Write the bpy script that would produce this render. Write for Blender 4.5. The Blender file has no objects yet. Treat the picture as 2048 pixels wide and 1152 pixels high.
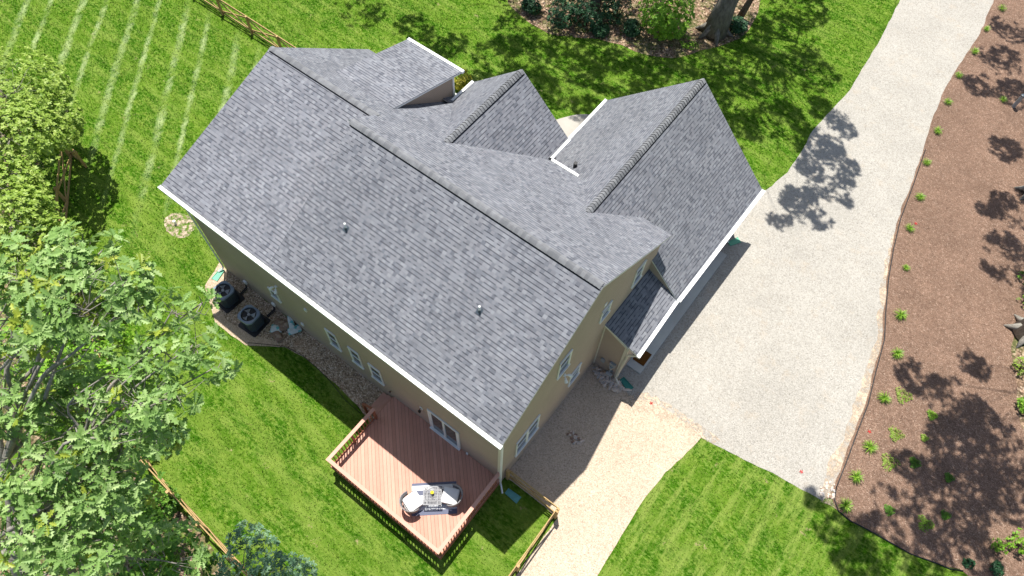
import bpy, bmesh, math, random
import numpy as np
from mathutils import Vector, Matrix, noise
random.seed(7); RNG=np.random.default_rng(11)
C=bpy.context.scene
col=C.collection
R=math.radians
# ---------------------------------------------------------------- camera, sky, sun
CAM=dict(yaw=-0.604,pitch=1.071,roll=0.056,f=1453.18,c=(4.06,-5.818,29.388))
def _cam():
    cy,sy=math.cos(CAM['yaw']),math.sin(CAM['yaw']);cp,sp=math.cos(CAM['pitch']),math.sin(CAM['pitch'])
    F=Vector((sy*cp,cy*cp,-sp));r=Vector((cy,-sy,0));u=r.cross(F)
    c,s=math.cos(CAM['roll']),math.sin(CAM['roll'])
    return c*r+s*u,-s*r+c*u,F
CR,CU,CF=_cam();CC=Vector(CAM['c'])
cd=bpy.data.cameras.new('camera');cam=bpy.data.objects.new('camera',cd);col.objects.link(cam)
cd.sensor_width=36;cd.lens=36*CAM['f']/2048;cd.clip_start=.1;cd.clip_end=2000
M3=Matrix((CR,CU,-CF)).transposed();cam.matrix_world=Matrix.Translation(CC)@M3.to_4x4()
C.camera=cam
SUN=Vector((-0.235,0.238,1)).normalized()
w=bpy.data.worlds.new("World");C.world=w;w.use_nodes=True
nt=w.node_tree;bg=nt.nodes['Background'];sky=nt.nodes.new('ShaderNodeTexSky')
sky.sky_type='NISHITA';sky.sun_disc=False;sky.sun_elevation=math.asin(SUN.z);sky.sun_rotation=math.atan2(SUN.x,SUN.y)
sky.air_density=1.0;sky.dust_density=1.5;sky.ozone_density=1.0
nt.links.new(sky.outputs[0],bg.inputs[0]);bg.inputs[1].default_value=0.085
sl=bpy.data.lights.new('sun','SUN');sl.energy=5.0;sl.angle=R(.53);sl.color=(1,.965,.9)
so=bpy.data.objects.new('sun',sl);col.objects.link(so);so.rotation_euler=SUN.to_track_quat('Z','Y').to_euler();so.location=(0,0,60)
C.view_settings.view_transform='Standard';C.view_settings.look='None';C.view_settings.exposure=0.57;C.view_settings.gamma=1
C.render.engine='CYCLES'
# ---------------------------------------------------------------- helpers
def G(px,py,z=0.0):
    "point at height z seen at (px,py) of the 2048 px survey picture"
    v=CF*CAM['f']+CR*(px-1024)-CU*(py-576);return CC+v*((z-CC.z)/v.z)
def G2(px,py,z=0.0):
    p=G(px,py,z);return (p.x,p.y)
def tag(o,label=None,cat=None,group=None,kind=None):
    if label:o['label']=label
    if cat:o['category']=cat
    if group:o['group']=group
    if kind:o['kind']=kind
    return o
def empty(name,loc=(0,0,0),label=None,cat=None,group=None,rz=0):
    o=bpy.data.objects.new(name,None);col.objects.link(o);o.location=loc;o.rotation_euler=(0,0,rz);o.empty_display_size=.2
    return tag(o,label,cat,group)
class MB:
    def __init__(s):s.v=[];s.f=[];s.m=[];s.uv=[]
    def poly(s,pts,mi=0,uv=None):
        b=len(s.v);s.v+=[tuple(p) for p in pts];s.f.append(tuple(range(b,b+len(pts))));s.m.append(mi);s.uv.append(uv);return s
    def mesh(s,V,F,mi=0):
        b=len(s.v);s.v+=[tuple(p) for p in V]
        for f in F:s.f.append(tuple(i+b for i in f));s.m.append(mi);s.uv.append(None)
        return s
    def box(s,a,b,mi=0,mat=None):
        x0,y0,z0=a;x1,y1,z1=b
        V=[(x0,y0,z0),(x1,y0,z0),(x1,y1,z0),(x0,y1,z0),(x0,y0,z1),(x1,y0,z1),(x1,y1,z1),(x0,y1,z1)]
        if mat:V=[tuple(mat@Vector(p)) for p in V]
        return s.mesh(V,[(0,3,2,1),(4,5,6,7),(0,1,5,4),(1,2,6,5),(2,3,7,6),(3,0,4,7)],mi)
    def bar(s,a,b,w,h,mi=0,up=(0,0,1)):
        a=Vector(a);b=Vector(b);d=b-a;L=d.length;d/=L;u=Vector(up);
        if abs(d.dot(u))>.98:u=Vector((1,0,0))
        x=d.cross(u).normalized();z=x.cross(d)
        m=Matrix((x,d,z)).transposed().to_4x4();m.translation=a
        return s.box((-w/2,0,-h/2),(w/2,L,h/2),mi,m)
    def tube(s,pts,rad,n=8,mi=0,cap=True):
        pts=[Vector(p) for p in pts];V=[];F=[]
        if not hasattr(rad,'__len__'):rad=[rad]*len(pts)
        ref=Vector((0.31,.17,.93)).normalized()
        for i,p in enumerate(pts):
            d=(pts[min(i+1,len(pts)-1)]-pts[max(i-1,0)]).normalized()
            if abs(d.dot(ref))>.97:ref=Vector((1,0,0))
            x=d.cross(ref).normalized();y=d.cross(x)
            for k in range(n):
                a=2*math.pi*k/n;V.append(p+(x*math.cos(a)+y*math.sin(a))*rad[i])
        for i in range(len(pts)-1):
            for k in range(n):F.append((i*n+k,i*n+(k+1)%n,(i+1)*n+(k+1)%n,(i+1)*n+k))
        if cap:F.append(tuple(range(n))[::-1]);F.append(tuple((len(pts)-1)*n+k for k in range(n)))
        return s.mesh(V,F,mi)
    def prism(s,P,z0,z1,mi=0):
        n=len(P);V=[(p[0],p[1],z0) for p in P]+[(p[0],p[1],z1) for p in P]
        return s.mesh(V,[tuple(range(n))[::-1],tuple(range(n,2*n))]+[(i,(i+1)%n,n+(i+1)%n,n+i) for i in range(n)],mi)
    def build(s,name,mats,parent=None,smooth=False,bevel=0):
        o=Vector((0,0,0))
        if parent:
            q=parent
            while q:o+=q.location;q=q.parent
        if not isinstance(mats,(list,tuple)):mats=[mats]
        me=bpy.data.meshes.new(name);me.from_pydata([(p[0]-o.x,p[1]-o.y,p[2]-o.z) for p in s.v],[],s.f)
        for m in mats:me.materials.append(m)
        me.polygons.foreach_set('material_index',s.m)
        if any(u is not None for u in s.uv):
            ul=me.uv_layers.new(name='uv')
            for p,u in zip(me.polygons,s.uv):
                if u is None:continue
                for li,q in zip(p.loop_indices,u):ul.data[li].uv=q
        if smooth:me.polygons.foreach_set('use_smooth',[True]*len(me.polygons))
        ob=bpy.data.objects.new(name,me);col.objects.link(ob);ob.parent=parent
        if bevel:
            b=ob.modifiers.new('bevel','BEVEL');b.width=bevel;b.segments=2;b.limit_method='ANGLE'
        return ob
# ---------------------------------------------------------------- materials
class NT:
    def __init__(s,name,rough=.8,spec=.3):
        s.m=bpy.data.materials.new(name);s.m.use_nodes=True;s.t=s.m.node_tree;s.b=s.t.nodes['Principled BSDF']
        s.b.inputs['Roughness'].default_value=rough;s.b.inputs['Specular IOR Level'].default_value=spec
    def n(s,typ,**k):
        nd=s.t.nodes.new('ShaderNode'+typ)
        for a,v in k.items():setattr(nd,a,v)
        return nd
    def put(s,sock,v):
        if isinstance(v,bpy.types.NodeSocket):s.t.links.new(v,sock)
        elif v is not None:
            if isinstance(v,(tuple,list)) and len(v)==3 and len(sock.default_value)==4:v=(*v,1)
            sock.default_value=v
    def math(s,op,a,b=None,c=None,clamp=False):
        nd=s.n('Math',operation=op,use_clamp=clamp);s.put(nd.inputs[0],a);s.put(nd.inputs[1],b)
        if c is not None:s.put(nd.inputs[2],c)
        return nd.outputs[0]
    def mix(s,f,a,b,mode='MIX'):
        nd=s.n('Mix',data_type='RGBA',blend_type=mode);s.put(nd.inputs[0],f);s.put(nd.inputs[6],a);s.put(nd.inputs[7],b);return nd.outputs[2]
    def ramp(s,f,*st,interp='LINEAR'):
        nd=s.n('ValToRGB');cr=nd.color_ramp;cr.interpolation=interp
        for i,(p,c) in enumerate(st):
            e=cr.elements[i] if i<2 else cr.elements.new(p)
            e.position=p;e.color=(c,c,c,1) if not hasattr(c,'__len__') else (*c,1)
        s.put(nd.inputs[0],f);return nd.outputs[0]
    def obj(s):return s.n('TexCoord').outputs['Object']
    def geo(s):return s.n('NewGeometry').outputs['Position']
    def noise(s,vec,scale,detail=3,rough=.55,out=0):
        nd=s.n('TexNoise');s.put(nd.inputs['Vector'],vec);nd.inputs['Scale'].default_value=scale;nd.inputs['Detail'].default_value=detail;nd.inputs['Roughness'].default_value=rough;return nd.outputs[out]
    def vor(s,vec,scale,out='Color',feature='F1'):
        nd=s.n('TexVoronoi',feature=feature);s.put(nd.inputs['Vector'],vec);nd.inputs['Scale'].default_value=scale;return nd.outputs[out]
    def sep(s,v):
        nd=s.n('SeparateXYZ');s.put(nd.inputs[0],v);return nd.outputs
    def comb(s,x=0.,y=0.,z=0.):
        nd=s.n('CombineXYZ');s.put(nd.inputs[0],x);s.put(nd.inputs[1],y);s.put(nd.inputs[2],z);return nd.outputs[0]
    def mapr(s,v,loc=(0,0,0),rot=(0,0,0),sc=(1,1,1)):
        nd=s.n('Mapping');s.put(nd.inputs[0],v);nd.inputs[1].default_value=loc;nd.inputs[2].default_value=rot;nd.inputs[3].default_value=sc;return nd.outputs[0]
    def bump(s,h,dist=.01,st=1.0):
        nd=s.n('Bump');s.put(nd.inputs['Height'],h);nd.inputs['Distance'].default_value=dist;nd.inputs['Strength'].default_value=st
        s.t.links.new(nd.outputs[0],s.b.inputs['Normal']);return s
    def col(s,c):s.put(s.b.inputs['Base Color'],c);return s
def plain(name,c,rough=.6,spec=.3,metal=0,var=.12,vs=3.0,bump=0):
    t=NT(name,rough,spec);t.b.inputs['Metallic'].default_value=metal
    n=t.noise(t.obj(),vs,5,.6);k=t.ramp(n,(.3,1-var),(.7,1+var*.6))
    t.col(t.mix(1.0,c,k,'MULTIPLY'))
    if bump:t.bump(t.noise(t.obj(),bump,4),.01,.5)
    return t.m
def shingle():
    t=NT('shingles',.95,.15)
    uv=t.n('UVMap');x,y,_=t.sep(uv.outputs[0])
    ch=.143;vy=t.math('DIVIDE',y,ch);row=t.math('FLOOR',vy);fv=t.math('FRACT',vy)
    wn=t.n('TexWhiteNoise',noise_dimensions='1D');t.put(wn.inputs['W'],row)
    W=t.math('ADD',t.math('MULTIPLY',x,7.4),t.math('MULTIPLY',wn.outputs[0],731.0))
    vo=t.n('TexVoronoi',voronoi_dimensions='1D');t.put(vo.inputs['W'],W);vo.inputs['Scale'].default_value=1;vo.inputs['Randomness'].default_value=.8
    cr,cg,cb=t.sep(vo.outputs['Color'])
    base=t.ramp(cr,(0,(.112,.120,.142)),(.10,(.145,.153,.176)),(.28,(.178,.187,.211)),(.6,(.198,.207,.232)),(.85,(.220,.229,.253)),(1,(.252,.261,.283)))
    hue=t.mix(t.math('MULTIPLY',cb,.35),base,(.205,.200,.214))
    sp=t.noise(t.comb(x,y),90,3,.8);spk=t.ramp(sp,(.3,.84),(.72,1.16))
    c=t.mix(1.0,hue,spk,'MULTIPLY')
    lg=t.noise(t.comb(x,y),.55,3,.6);c=t.mix(1.0,c,t.ramp(lg,(.3,.9),(.7,1.08)),'MULTIPLY')
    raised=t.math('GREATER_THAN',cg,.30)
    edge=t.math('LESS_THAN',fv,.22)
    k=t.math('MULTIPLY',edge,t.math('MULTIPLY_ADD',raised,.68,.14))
    c=t.mix(k,c,(.035,.038,.05))  # printed course band; shade under the raised tabs is painted in with it
    t.col(c)
    h=t.math('ADD',t.math('MULTIPLY',t.math('SUBTRACT',1.0,fv),.6),t.math('MULTIPLY',raised,.5))
    h=t.math('ADD',h,t.math('MULTIPLY',sp,.25))
    t.bump(h,.012,.6);return t.m
def siding(name,c,pitch=.11):
    t=NT(name,.75,.25);p=t.geo();x,y,z=t.sep(p)
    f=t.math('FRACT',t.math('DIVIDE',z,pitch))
    n=t.noise(p,.6,4,.6);n2=t.noise(t.mapr(p,sc=(1,1,9)),14,3)
    cc=t.mix(1.0,c,t.ramp(n,(.3,.93),(.7,1.05)),'MULTIPLY')
    cc=t.mix(1.0,cc,t.ramp(n2,(.3,.95),(.7,1.04)),'MULTIPLY')
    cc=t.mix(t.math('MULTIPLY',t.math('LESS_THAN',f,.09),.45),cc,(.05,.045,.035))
    t.col(cc);t.bump(t.math('SUBTRACT',1.0,f),.012,.55);return t.m
def gravel(name,cols,scale=26,dirt=None,dirtamt=.3):
    t=NT(name,.95,.15);p=t.geo()
    v=t.vor(p,scale);r,g,b=t.sep(v)
    c=t.ramp(r,(0,cols[0]),(.18,cols[1]),(.5,cols[2]),(.82,cols[3]),(1,cols[4]))
    v2=t.vor(p,scale*.45);r2=t.sep(v2)[0];c=t.mix(1.0,c,t.ramp(r2,(0,.86),(.3,1),(1,1.07)),'MULTIPLY')
    n=t.noise(p,.35,5,.65);c=t.mix(1.0,c,t.ramp(n,(.3,.9),(.7,1.07)),'MULTIPLY')
    if dirt:
        n3=t.noise(p,1.1,6,.7);c=t.mix(t.ramp(n3,(.55,0.),(.7,dirtamt)),c,dirt)
    d=t.vor(p,scale,'Distance')
    t.col(c);t.bump(t.math('SUBTRACT',1.0,d),.02,.8);return t.m
def lawn_nodes(t,p,tint=None):
    x,y,z=t.sep(p)
    n1=t.noise(p,.30,5,.6);n2=t.noise(t.mapr(p,rot=(0,0,.35),sc=(1,1.8,1)),1.3,7,.74);n3=t.noise(t.mapr(p,rot=(0,0,.35),sc=(1,1.7,1)),5.5,5,.8)
    c=t.ramp(n1,(.3,(.036,.130,.003)),(.5,(.058,.178,.004)),(.7,(.095,.225,.008)))
    c=t.mix(t.ramp(n2,(.47,0.),(.61,.85)),c,(.215,.315,.042))
    c=t.mix(t.ramp(n2,(.3,.85),(.48,0.)),c,(.025,.100,.002))
    c=t.mix(t.ramp(n3,(.36,.8),(.50,0.)),c,(.022,.085,.002))
    c=t.mix(t.ramp(n3,(.50,0.),(.62,.75)),c,(.28,.385,.080))
    # dry clipping streaks left by the mower wheels, side yard
    cc=t.math('ADD',t.math('MULTIPLY',x,.77),t.math('MULTIPLY',y,.64))
    cc=t.math('ADD',cc,t.math('MULTIPLY',t.math('SUBTRACT',t.noise(p,.16,2),.5),.55))
    cc=t.math('ADD',cc,t.math('MULTIPLY',t.math('SUBTRACT',t.noise(p,2.6,4,.7),.5),.4))
    f=t.math('FRACT',t.math('DIVIDE',t.math('ADD',cc,60.3),3.05))
    def line(c0,wd):
        d=t.math('ABSOLUTE',t.math('SUBTRACT',f,c0));return t.ramp(d,(wd*.25,1.),(wd,0.))
    st=t.math('MAXIMUM',line(.2,.085),line(.62,.065))
    msk=t.math('MULTIPLY',t.ramp(t.math('MULTIPLY_ADD',x,-.12,-2.15),(0,0.),(.45,1.)),t.ramp(t.noise(t.mapr(p,rot=(0,0,R(50.5)),sc=(1,.22,1)),1.1,6,.8),(.38,.0),(.58,1.)))
    msk=t.math('MULTIPLY',msk,t.ramp(t.math('MULTIPLY_ADD',y,.09,.2),(0,0.),(.5,1.)));msk=t.math('MULTIPLY',msk,t.ramp(t.math('MULTIPLY_ADD',y,-.5,5.6),(0,0.),(1,1.)))
    c=t.mix(t.math('MULTIPLY',t.math('MULTIPLY',st,msk),.85),c,(.46,.56,.26))
    # mowing bands
    bn=t.math('SINE',t.math('ADD',t.math('MULTIPLY',y,2.3),t.math('MULTIPLY',n1,4.0)))
    c=t.mix(t.ramp(bn,(.2,0.),(1,.45)),c,(.15,.26,.025))
    bn2=t.math('SINE',t.math('ADD',t.math('MULTIPLY_ADD',y,3.4,t.math('MULTIPLY',x,1.1)),t.math('MULTIPLY',n1,3.0)))
    c=t.mix(t.math('MULTIPLY',t.ramp(bn2,(.3,0.),(1,.5)),t.ramp(y,(0,1.),(.3,0.))),c,(.22,.32,.05))
    ar=t.noise(t.mapr(p,rot=(0,0,R(-18)),sc=(2.2,.35,1)),1.0,5,.7);c=t.mix(t.math('MULTIPLY',t.ramp(ar,(.48,0.),(.62,.75)),t.ramp(t.math('MULTIPLY_ADD',x,.5,-.6),(0,0.),(1,1.))),c,(.29,.375,.08))
    br=t.noise(t.mapr(p,rot=(0,0,R(8)),sc=(.4,2.0,1)),1.0,5,.7);c=t.mix(t.math('MULTIPLY',t.ramp(br,(.5,0.),(.63,.65)),t.ramp(t.math('MULTIPLY_ADD',x,-.5,1.5),(0,0.),(1,1.))),c,(.25,.35,.065))
    bare=t.noise(p,1.1,6,.8);c=t.mix(t.ramp(bare,(.63,0.),(.69,.8)),c,(.46,.36,.20))
    return c
def lawn():
    t=NT('lawn',.95,.02);p=t.geo();c=lawn_nodes(t,p);t.col(t.mix(.25,c,(.03,.05,.01)));t.bump(t.noise(p,30,5,.8),.05,.8);return t.m
def blade():
    t=NT('grass_blade',.9,.02);p=t.geo();c=lawn_nodes(t,p)
    a=t.n('Attribute',attribute_name='tint');c=t.mix(1.0,c,t.ramp(a.outputs['Fac'],(0,.6),(1,1.6)),'MULTIPLY')
    t.col(c);return t.m
def leaf(name,c0,c1,c2,transl=.3,rough=.5,spec=.35):
    t=NT(name,rough,spec);a=t.n('Attribute',attribute_name='tint')
    c=t.ramp(a.outputs['Fac'],(0,c0),(.55,c1),(1,c2));t.col(c)
    tr=t.n('BsdfTranslucent');t.put(tr.inputs[0],t.mix(.5,c,(.35,.6,.05),'MULTIPLY') if False else c)
    mx=t.n('MixShader');mx.inputs[0].default_value=transl
    out=t.t.nodes['Material Output'];t.t.links.new(t.b.outputs[0],mx.inputs[1]);t.t.links.new(tr.outputs[0],mx.inputs[2]);t.t.links.new(mx.outputs[0],out.inputs[0])
    return t.m
def bark(name,c0,c1):
    t=NT(name,.95,.1);p=t.geo();n=t.noise(t.mapr(p,sc=(1,1,.25)),9,6,.75)
    c=t.ramp(n,(.3,c0),(.7,c1));m=t.noise(p,1.6,4);c=t.mix(t.ramp(m,(.5,0.),(.75,.5)),c,(.30,.30,.27));t.col(c);t.bump(n,.03,.9);return t.m
def mulch():
    t=NT('mulch',.95,.1);p=t.geo()
    v=t.vor(t.mapr(p,rot=(0,0,.5),sc=(1,2.0,1)),30);r,g,b=t.sep(v)
    c=t.ramp(r,(0,(.11,.066,.045)),(.25,(.20,.125,.087)),(.75,(.255,.162,.115)),(.93,(.34,.23,.17)),(1,(.50,.38,.29)))
    n=t.noise(p,.5,5,.7);c=t.mix(1.0,c,t.ramp(n,(.3,.8),(.7,1.15)),'MULTIPLY')
    n2=t.noise(p,5,5,.8);c=t.mix(1.0,c,t.ramp(n2,(.3,.75),(.7,1.2)),'MULTIPLY')
    t.col(c);t.bump(t.math('ADD',n2,r),.03,.8);return t.m
def litter():
    t=NT('leaf_litter',.95,.1);p=t.geo();v=t.vor(p,13);r,g,b=t.sep(v)
    c=t.ramp(r,(0,(.07,.045,.03)),(.4,(.19,.125,.08)),(.8,(.33,.22,.15)),(1,(.55,.42,.30)))
    n=t.noise(p,1.0,5,.7);c=t.mix(t.ramp(n,(.45,0.),(.65,.8)),c,(.06,.10,.02));t.col(c);t.bump(t.noise(p,12,5),.05,.8);return t.m
def concrete(name,c):
    t=NT(name,.85,.2);p=t.geo();n=t.noise(p,1.2,5,.7);k=t.mix(1.0,c,t.ramp(n,(.3,.9),(.7,1.06)),'MULTIPLY')
    n2=t.noise(p,60,3,.8);k=t.mix(1.0,k,t.ramp(n2,(.3,.93),(.7,1.05)),'MULTIPLY');t.col(k);t.bump(n2,.003,.4);return t.m
def deckmat():
    t=NT('deck_boards',.6,.3);p=t.geo();x,y,z=t.sep(p)
    d=t.math('DIVIDE',t.math('ADD',t.math('MULTIPLY',x,.7071),t.math('MULTIPLY',y,.7071)),.142)
    f=t.math('FRACT',d);idn=t.math('FLOOR',d)
    wn=t.n('TexWhiteNoise',noise_dimensions='1D');t.put(wn.inputs['W'],idn)
    c=t.mix(wn.outputs[0],(.51,.26,.185),(.60,.32,.235))
    n=t.noise(t.mapr(p,rot=(0,0,R(45)),sc=(18,1.2,1)),3,4,.6);c=t.mix(1.0,c,t.ramp(n,(.3,.92),(.7,1.07)),'MULTIPLY')
    n2=t.noise(p,.9,5,.7);c=t.mix(1.0,c,t.ramp(n2,(.3,.9),(.7,1.07)),'MULTIPLY')
    gap=t.math('LESS_THAN',f,.075);c=t.mix(t.math('MULTIPLY',gap,.7),c,(.05,.015,.01))
    t.col(c);t.bump(t.math('SUBTRACT',1.0,gap),.01,.6);return t.m
def wood(name,c0,c1,rough=.75):
    t=NT(name,rough,.25);p=t.obj();n=t.noise(t.mapr(p,sc=(6,6,1.5)),4,5,.65);t.col(t.ramp(n,(.3,c0),(.7,c1)));t.bump(n,.004,.5);return t.m
def glass():
    t=NT('window_glass',.06,.6);t.col(t.mix(t.noise(t.geo(),1.5,2),(.03,.04,.045),(.09,.11,.115)));return t.m
def rugmat(x0,ang):
    t=NT('striped_rug',.95,.05);p=t.obj();x,y,z=t.sep(p)
    f=t.math('DIVIDE',t.math('ADD',y,.62),.19);i=t.math('MODULO',t.math('FLOOR',f),2.0)
    n=t.noise(p,120,2);c=t.mix(i,(.14,.15,.21),(.66,.68,.70));c=t.mix(1.0,c,t.ramp(n,(.3,.9),(.7,1.08)),'MULTIPLY');t.col(c);return t.m
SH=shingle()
TAN=siding('tan_siding',(.435,.345,.275));TRIM=plain('white_trim',(.80,.80,.78),.5,.3,var=.05,vs=1.2)
CREAM=plain('cream_trim',(.66,.62,.50),.6,.3,var=.06)
GUT=plain('gutter_white',(.86,.86,.85),.4,.4,var=.06,vs=.8)
GRAV=gravel('driveway_gravel',[(.27,.252,.218),(.345,.323,.283),(.385,.362,.32),(.415,.39,.348),(.47,.445,.40)],34,(.42,.34,.25),.35)
GRAVT=gravel('path_gravel',[(.34,.265,.19),(.47,.375,.28),(.53,.425,.32),(.57,.46,.35),(.63,.53,.42)],34,(.38,.28,.19),.3)
GRAVB=gravel('bed_gravel',[(.12,.085,.055),(.26,.19,.125),(.38,.285,.195),(.52,.40,.29),(.74,.64,.52)],24,(.30,.17,.09),.4)
SAND=gravel('sand_soil',[(.40,.31,.22),(.46,.36,.26),(.51,.40,.295),(.56,.45,.34),(.62,.52,.41)],30)
def ragged(mat,sc,lo,hi):
    nt=mat.node_tree;b=nt.nodes['Principled BSDF'];g=nt.nodes.new('ShaderNodeNewGeometry');n=nt.nodes.new('ShaderNodeTexNoise');n.inputs['Scale'].default_value=sc;n.inputs['Detail'].default_value=7;n.inputs['Roughness'].default_value=.75
    r=nt.nodes.new('ShaderNodeValToRGB');r.color_ramp.elements[0].position=lo;r.color_ramp.elements[1].position=hi
    nt.links.new(g.outputs['Position'],n.inputs['Vector']);nt.links.new(n.outputs[0],r.inputs[0]);nt.links.new(r.outputs[0],b.inputs['Alpha'])
ragged(SAND,2.2,.38,.58)
SAND2=gravel('sand_rim',[(.36,.27,.18),(.42,.32,.22),(.48,.37,.26),(.53,.42,.30),(.6,.5,.38)],30)
LAWN=lawn();BLADE=blade();MULCH=mulch();LITTER=litter()
CONC=concrete('concrete',(.40,.375,.33));CONC2=concrete('apron_concrete',(.50,.50,.47))
DECK=deckmat();DWOOD=plain('deck_trim',(.60,.33,.245),.6,.3,var=.08);DDARK=plain('deck_posts',(.33,.13,.075),.7,.2,var=.15)
PINE=wood('treated_pine',(.36,.23,.095),(.52,.36,.17))
GLASS=glass();BLACK=plain('black_plastic',(.015,.016,.018),.5,.4);BAG1=None
METG=plain('grey_enamel',(.32,.34,.35),.45,.4);WHITE=plain('white_plastic',(.82,.82,.80),.4,.4,var=.04)
ACB=plain('slate_metal',(.055,.075,.095),.45,.5,var=.15);ACT=plain('slate_top',(.19,.24,.30),.4,.5,var=.1)
OAKL=leaf('oak_leaves',(.12,.24,.05),(.27,.43,.12),(.49,.63,.27),.35,.5,.3)
OAKY=leaf('young_oak_leaves',(.20,.29,.03),(.34,.42,.05),(.5,.55,.10),.35,.45,.4)
LIMEL=leaf('lime_leaves',(.14,.26,.025),(.33,.47,.07),(.54,.64,.19),.38)
MIDL=leaf('green_leaves',(.045,.14,.012),(.12,.28,.03),(.25,.43,.06),.32)
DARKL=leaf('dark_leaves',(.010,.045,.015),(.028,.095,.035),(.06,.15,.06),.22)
BRIGHTL=leaf('bright_leaves',(.10,.25,.012),(.22,.44,.03),(.38,.58,.07),.38)
BLUEL=leaf('blue_green_leaves',(.085,.19,.10),(.19,.34,.19),(.35,.48,.31),.3)
YELL=leaf('golden_leaves',(.25,.22,.015),(.45,.42,.03),(.6,.58,.08),.2)
LILY=leaf('lily_leaves',(.09,.22,.01),(.22,.42,.03),(.42,.58,.10),.3)
BARK=bark('grey_bark',(.09,.08,.065),(.27,.25,.215));BARKP=bark('pale_bark',(.16,.145,.12),(.40,.37,.32));BARKB=bark('brown_bark',(.07,.05,.035),(.2,.15,.11))
# ---------------------------------------------------------------- ground sheets
def dens(P,step=.35,jag=.06,sd=0.):
    out=[];n=len(P)
    for i in range(n):
        a=Vector((*P[i],0));b=Vector((*P[(i+1)%n],0));L=(b-a).length;k=max(1,int(L/step))
        d=(b-a)/max(L,1e-6);nn=Vector((-d.y,d.x,0))
        for j in range(k):
            p=a+(b-a)*j/k;q=noise.noise(Vector((p.x*1.3+sd,p.y*1.3,3.1)))*jag*1.6+noise.noise(Vector((p.x*5,p.y*5+sd,7.7)))*jag
            if j==0:q*=.3
            p=p+nn*q;out.append((p.x,p.y))
    return out
def smooth_poly(P,it=2):
    for _ in range(it):
        Q=[]
        for i in range(len(P)):
            a=P[i];b=P[(i+1)%len(P)];Q+=[(a[0]*.75+b[0]*.25,a[1]*.75+b[1]*.25),(a[0]*.25+b[0]*.75,a[1]*.25+b[1]*.75)]
        P=Q
    return P
def inpoly(X,Y,P):
    P=np.array(P);n=len(P);r=np.zeros(X.shape,bool);j=n-1
    for i in range(n):
        xi,yi=P[i];xj,yj=P[j]
        if yi!=yj:r^=((yi>Y)!=(yj>Y))&(X<(xj-xi)*(Y-yi)/(yj-yi)+xi)
        j=i
    return r
def sheet(name,P,z,mat,kind='structure'):
    m=MB();m.poly([(p[0],p[1],z) for p in P]);o=m.build(name,mat);o['kind']=kind;return o
gm=MB();gm.poly([(-300,-300,0),(300,-300,0),(300,300,0),(-300,300,0)]);go=gm.build('ground',LAWN);go['kind']='structure'
drive_l=[G2(*p) for p in [(1800,0),(1765,70),(1700,180),(1655,228),(1625,262),(1605,300),(1575,345),(1535,378)]]
drive_r=[G2(*p) for p in [(1990,0),(1960,75),(1922,130),(1890,185),(1868,240),(1850,300),(1826,370),(1800,440),(1786,500),(1776,560),(1771,620),(1768,680),(1752,740),(1735,810),(1712,870),(1690,930),(1672,975),(1645,1002)]]
DRIVE=[(1.9,60),(1.3,45)]+drive_l+[(1.0,17.2),(1.0,9),(.6,6.2)]+[G2(*p) for p in [(1235,795),(1258,812),(1300,806),(1335,838),(1395,872),(1460,905),(1560,955)]]+drive_r[::-1]+[(6.2,45),(9,60)]
DRIVE=dens(DRIVE,.3,.03);sheet('driveway',DRIVE,.012,GRAV)
PATH=[(0,-.2),(-.05,6.7),(1.3,6.8),(2.2,6.2)]+[G2(*p) for p in [(1262,800),(1300,800),(1350,830),(1405,872),(1385,895),(1330,945),(1290,995),(1250,1060),(1195,1152)]]+[(2.3,-7),(2.3,-12),(.2,-12),(2.2,-3.6),(2.55,0.25),(.3,.25),(.25,-.2)]
PATH=[(0.0,.3),(-.05,6.7),(1.3,6.8),(2.2,6.2)]+[G2(*p) for p in [(1262,800),(1300,800),(1350,830),(1405,872),(1385,895),(1330,945),(1290,995),(1250,1060),(1195,1152)]]+[(5.3,-4),(5.4,-12),(2.6,-12),(2.62,.35),(.3,.35)]
PATH=dens(PATH,.3,.035,4);sheet('gravel_path',PATH,.016,GRAVT)
GRAVT2=gravel('path_gravel_spill',[(.34,.265,.19),(.47,.375,.28),(.53,.425,.32),(.57,.46,.35),(.63,.53,.42)],34);ragged(GRAVT2,3.0,.46,.56)
sheet('gravel_spill',dens([G2(*p) for p in [(1240,800),(1262,782),(1310,790),(1350,815),(1400,850),(1440,880),(1420,890),(1395,873),(1340,850),(1300,830),(1262,825)]],.25,.1,3),.020,GRAVT2)
drive_edge=drive_r[5:]
edge_low=[G2(*p) for p in [(1672,975),(1668,1000),(1676,1022),(1700,1042),(1745,1065),(1780,1085),(1820,1108),(1860,1122),(1900,1138),(1925,1142)]]
SOILE=dens([G2(*p) for p in [(1800,440),(1786,470),(1768,520),(1758,600),(1752,680),(1722,760),(1700,840),(1672,900),(1650,960),(1640,1004),(1675,1020),(1690,960),(1720,900),(1745,830),(1765,760),(1785,690),(1790,600),(1800,500)]],.3,.12,8)
sheet('sandy_margin',SOILE,.020,SAND)
MBED=[(x-.10,y) for x,y in ([(8.2,50),(6.4,45)]+drive_r[:-1]+edge_low)]+[(18,8.2),(30,9),(45,25),(45,60)]
MBED=dens(MBED,.35,.05,2);sheet('mulch_bed',MBED,.026,MULCH)
BED=[(-15.9,.0)]+[G2(*p) for p in [(436,532),(418,562),(413,585),(422,615),(436,642),(455,662),(490,686),(540,691),(570,694),(605,712),(640,742),(680,776),(712,808),(735,836)]]+[(-5.5,-1.5),(-5.5,0)]
BED=dens(BED,.25,.04,5);sheet('gravel_bed',BED,.014,GRAVB)
RIM=dens([G2(*p) for p in [(440,524),(410,572),(430,645),(490,690),(560,694),(556,684),(500,668),(452,640),(434,600),(440,575),(456,545)]],.25,.03,6)
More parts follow.
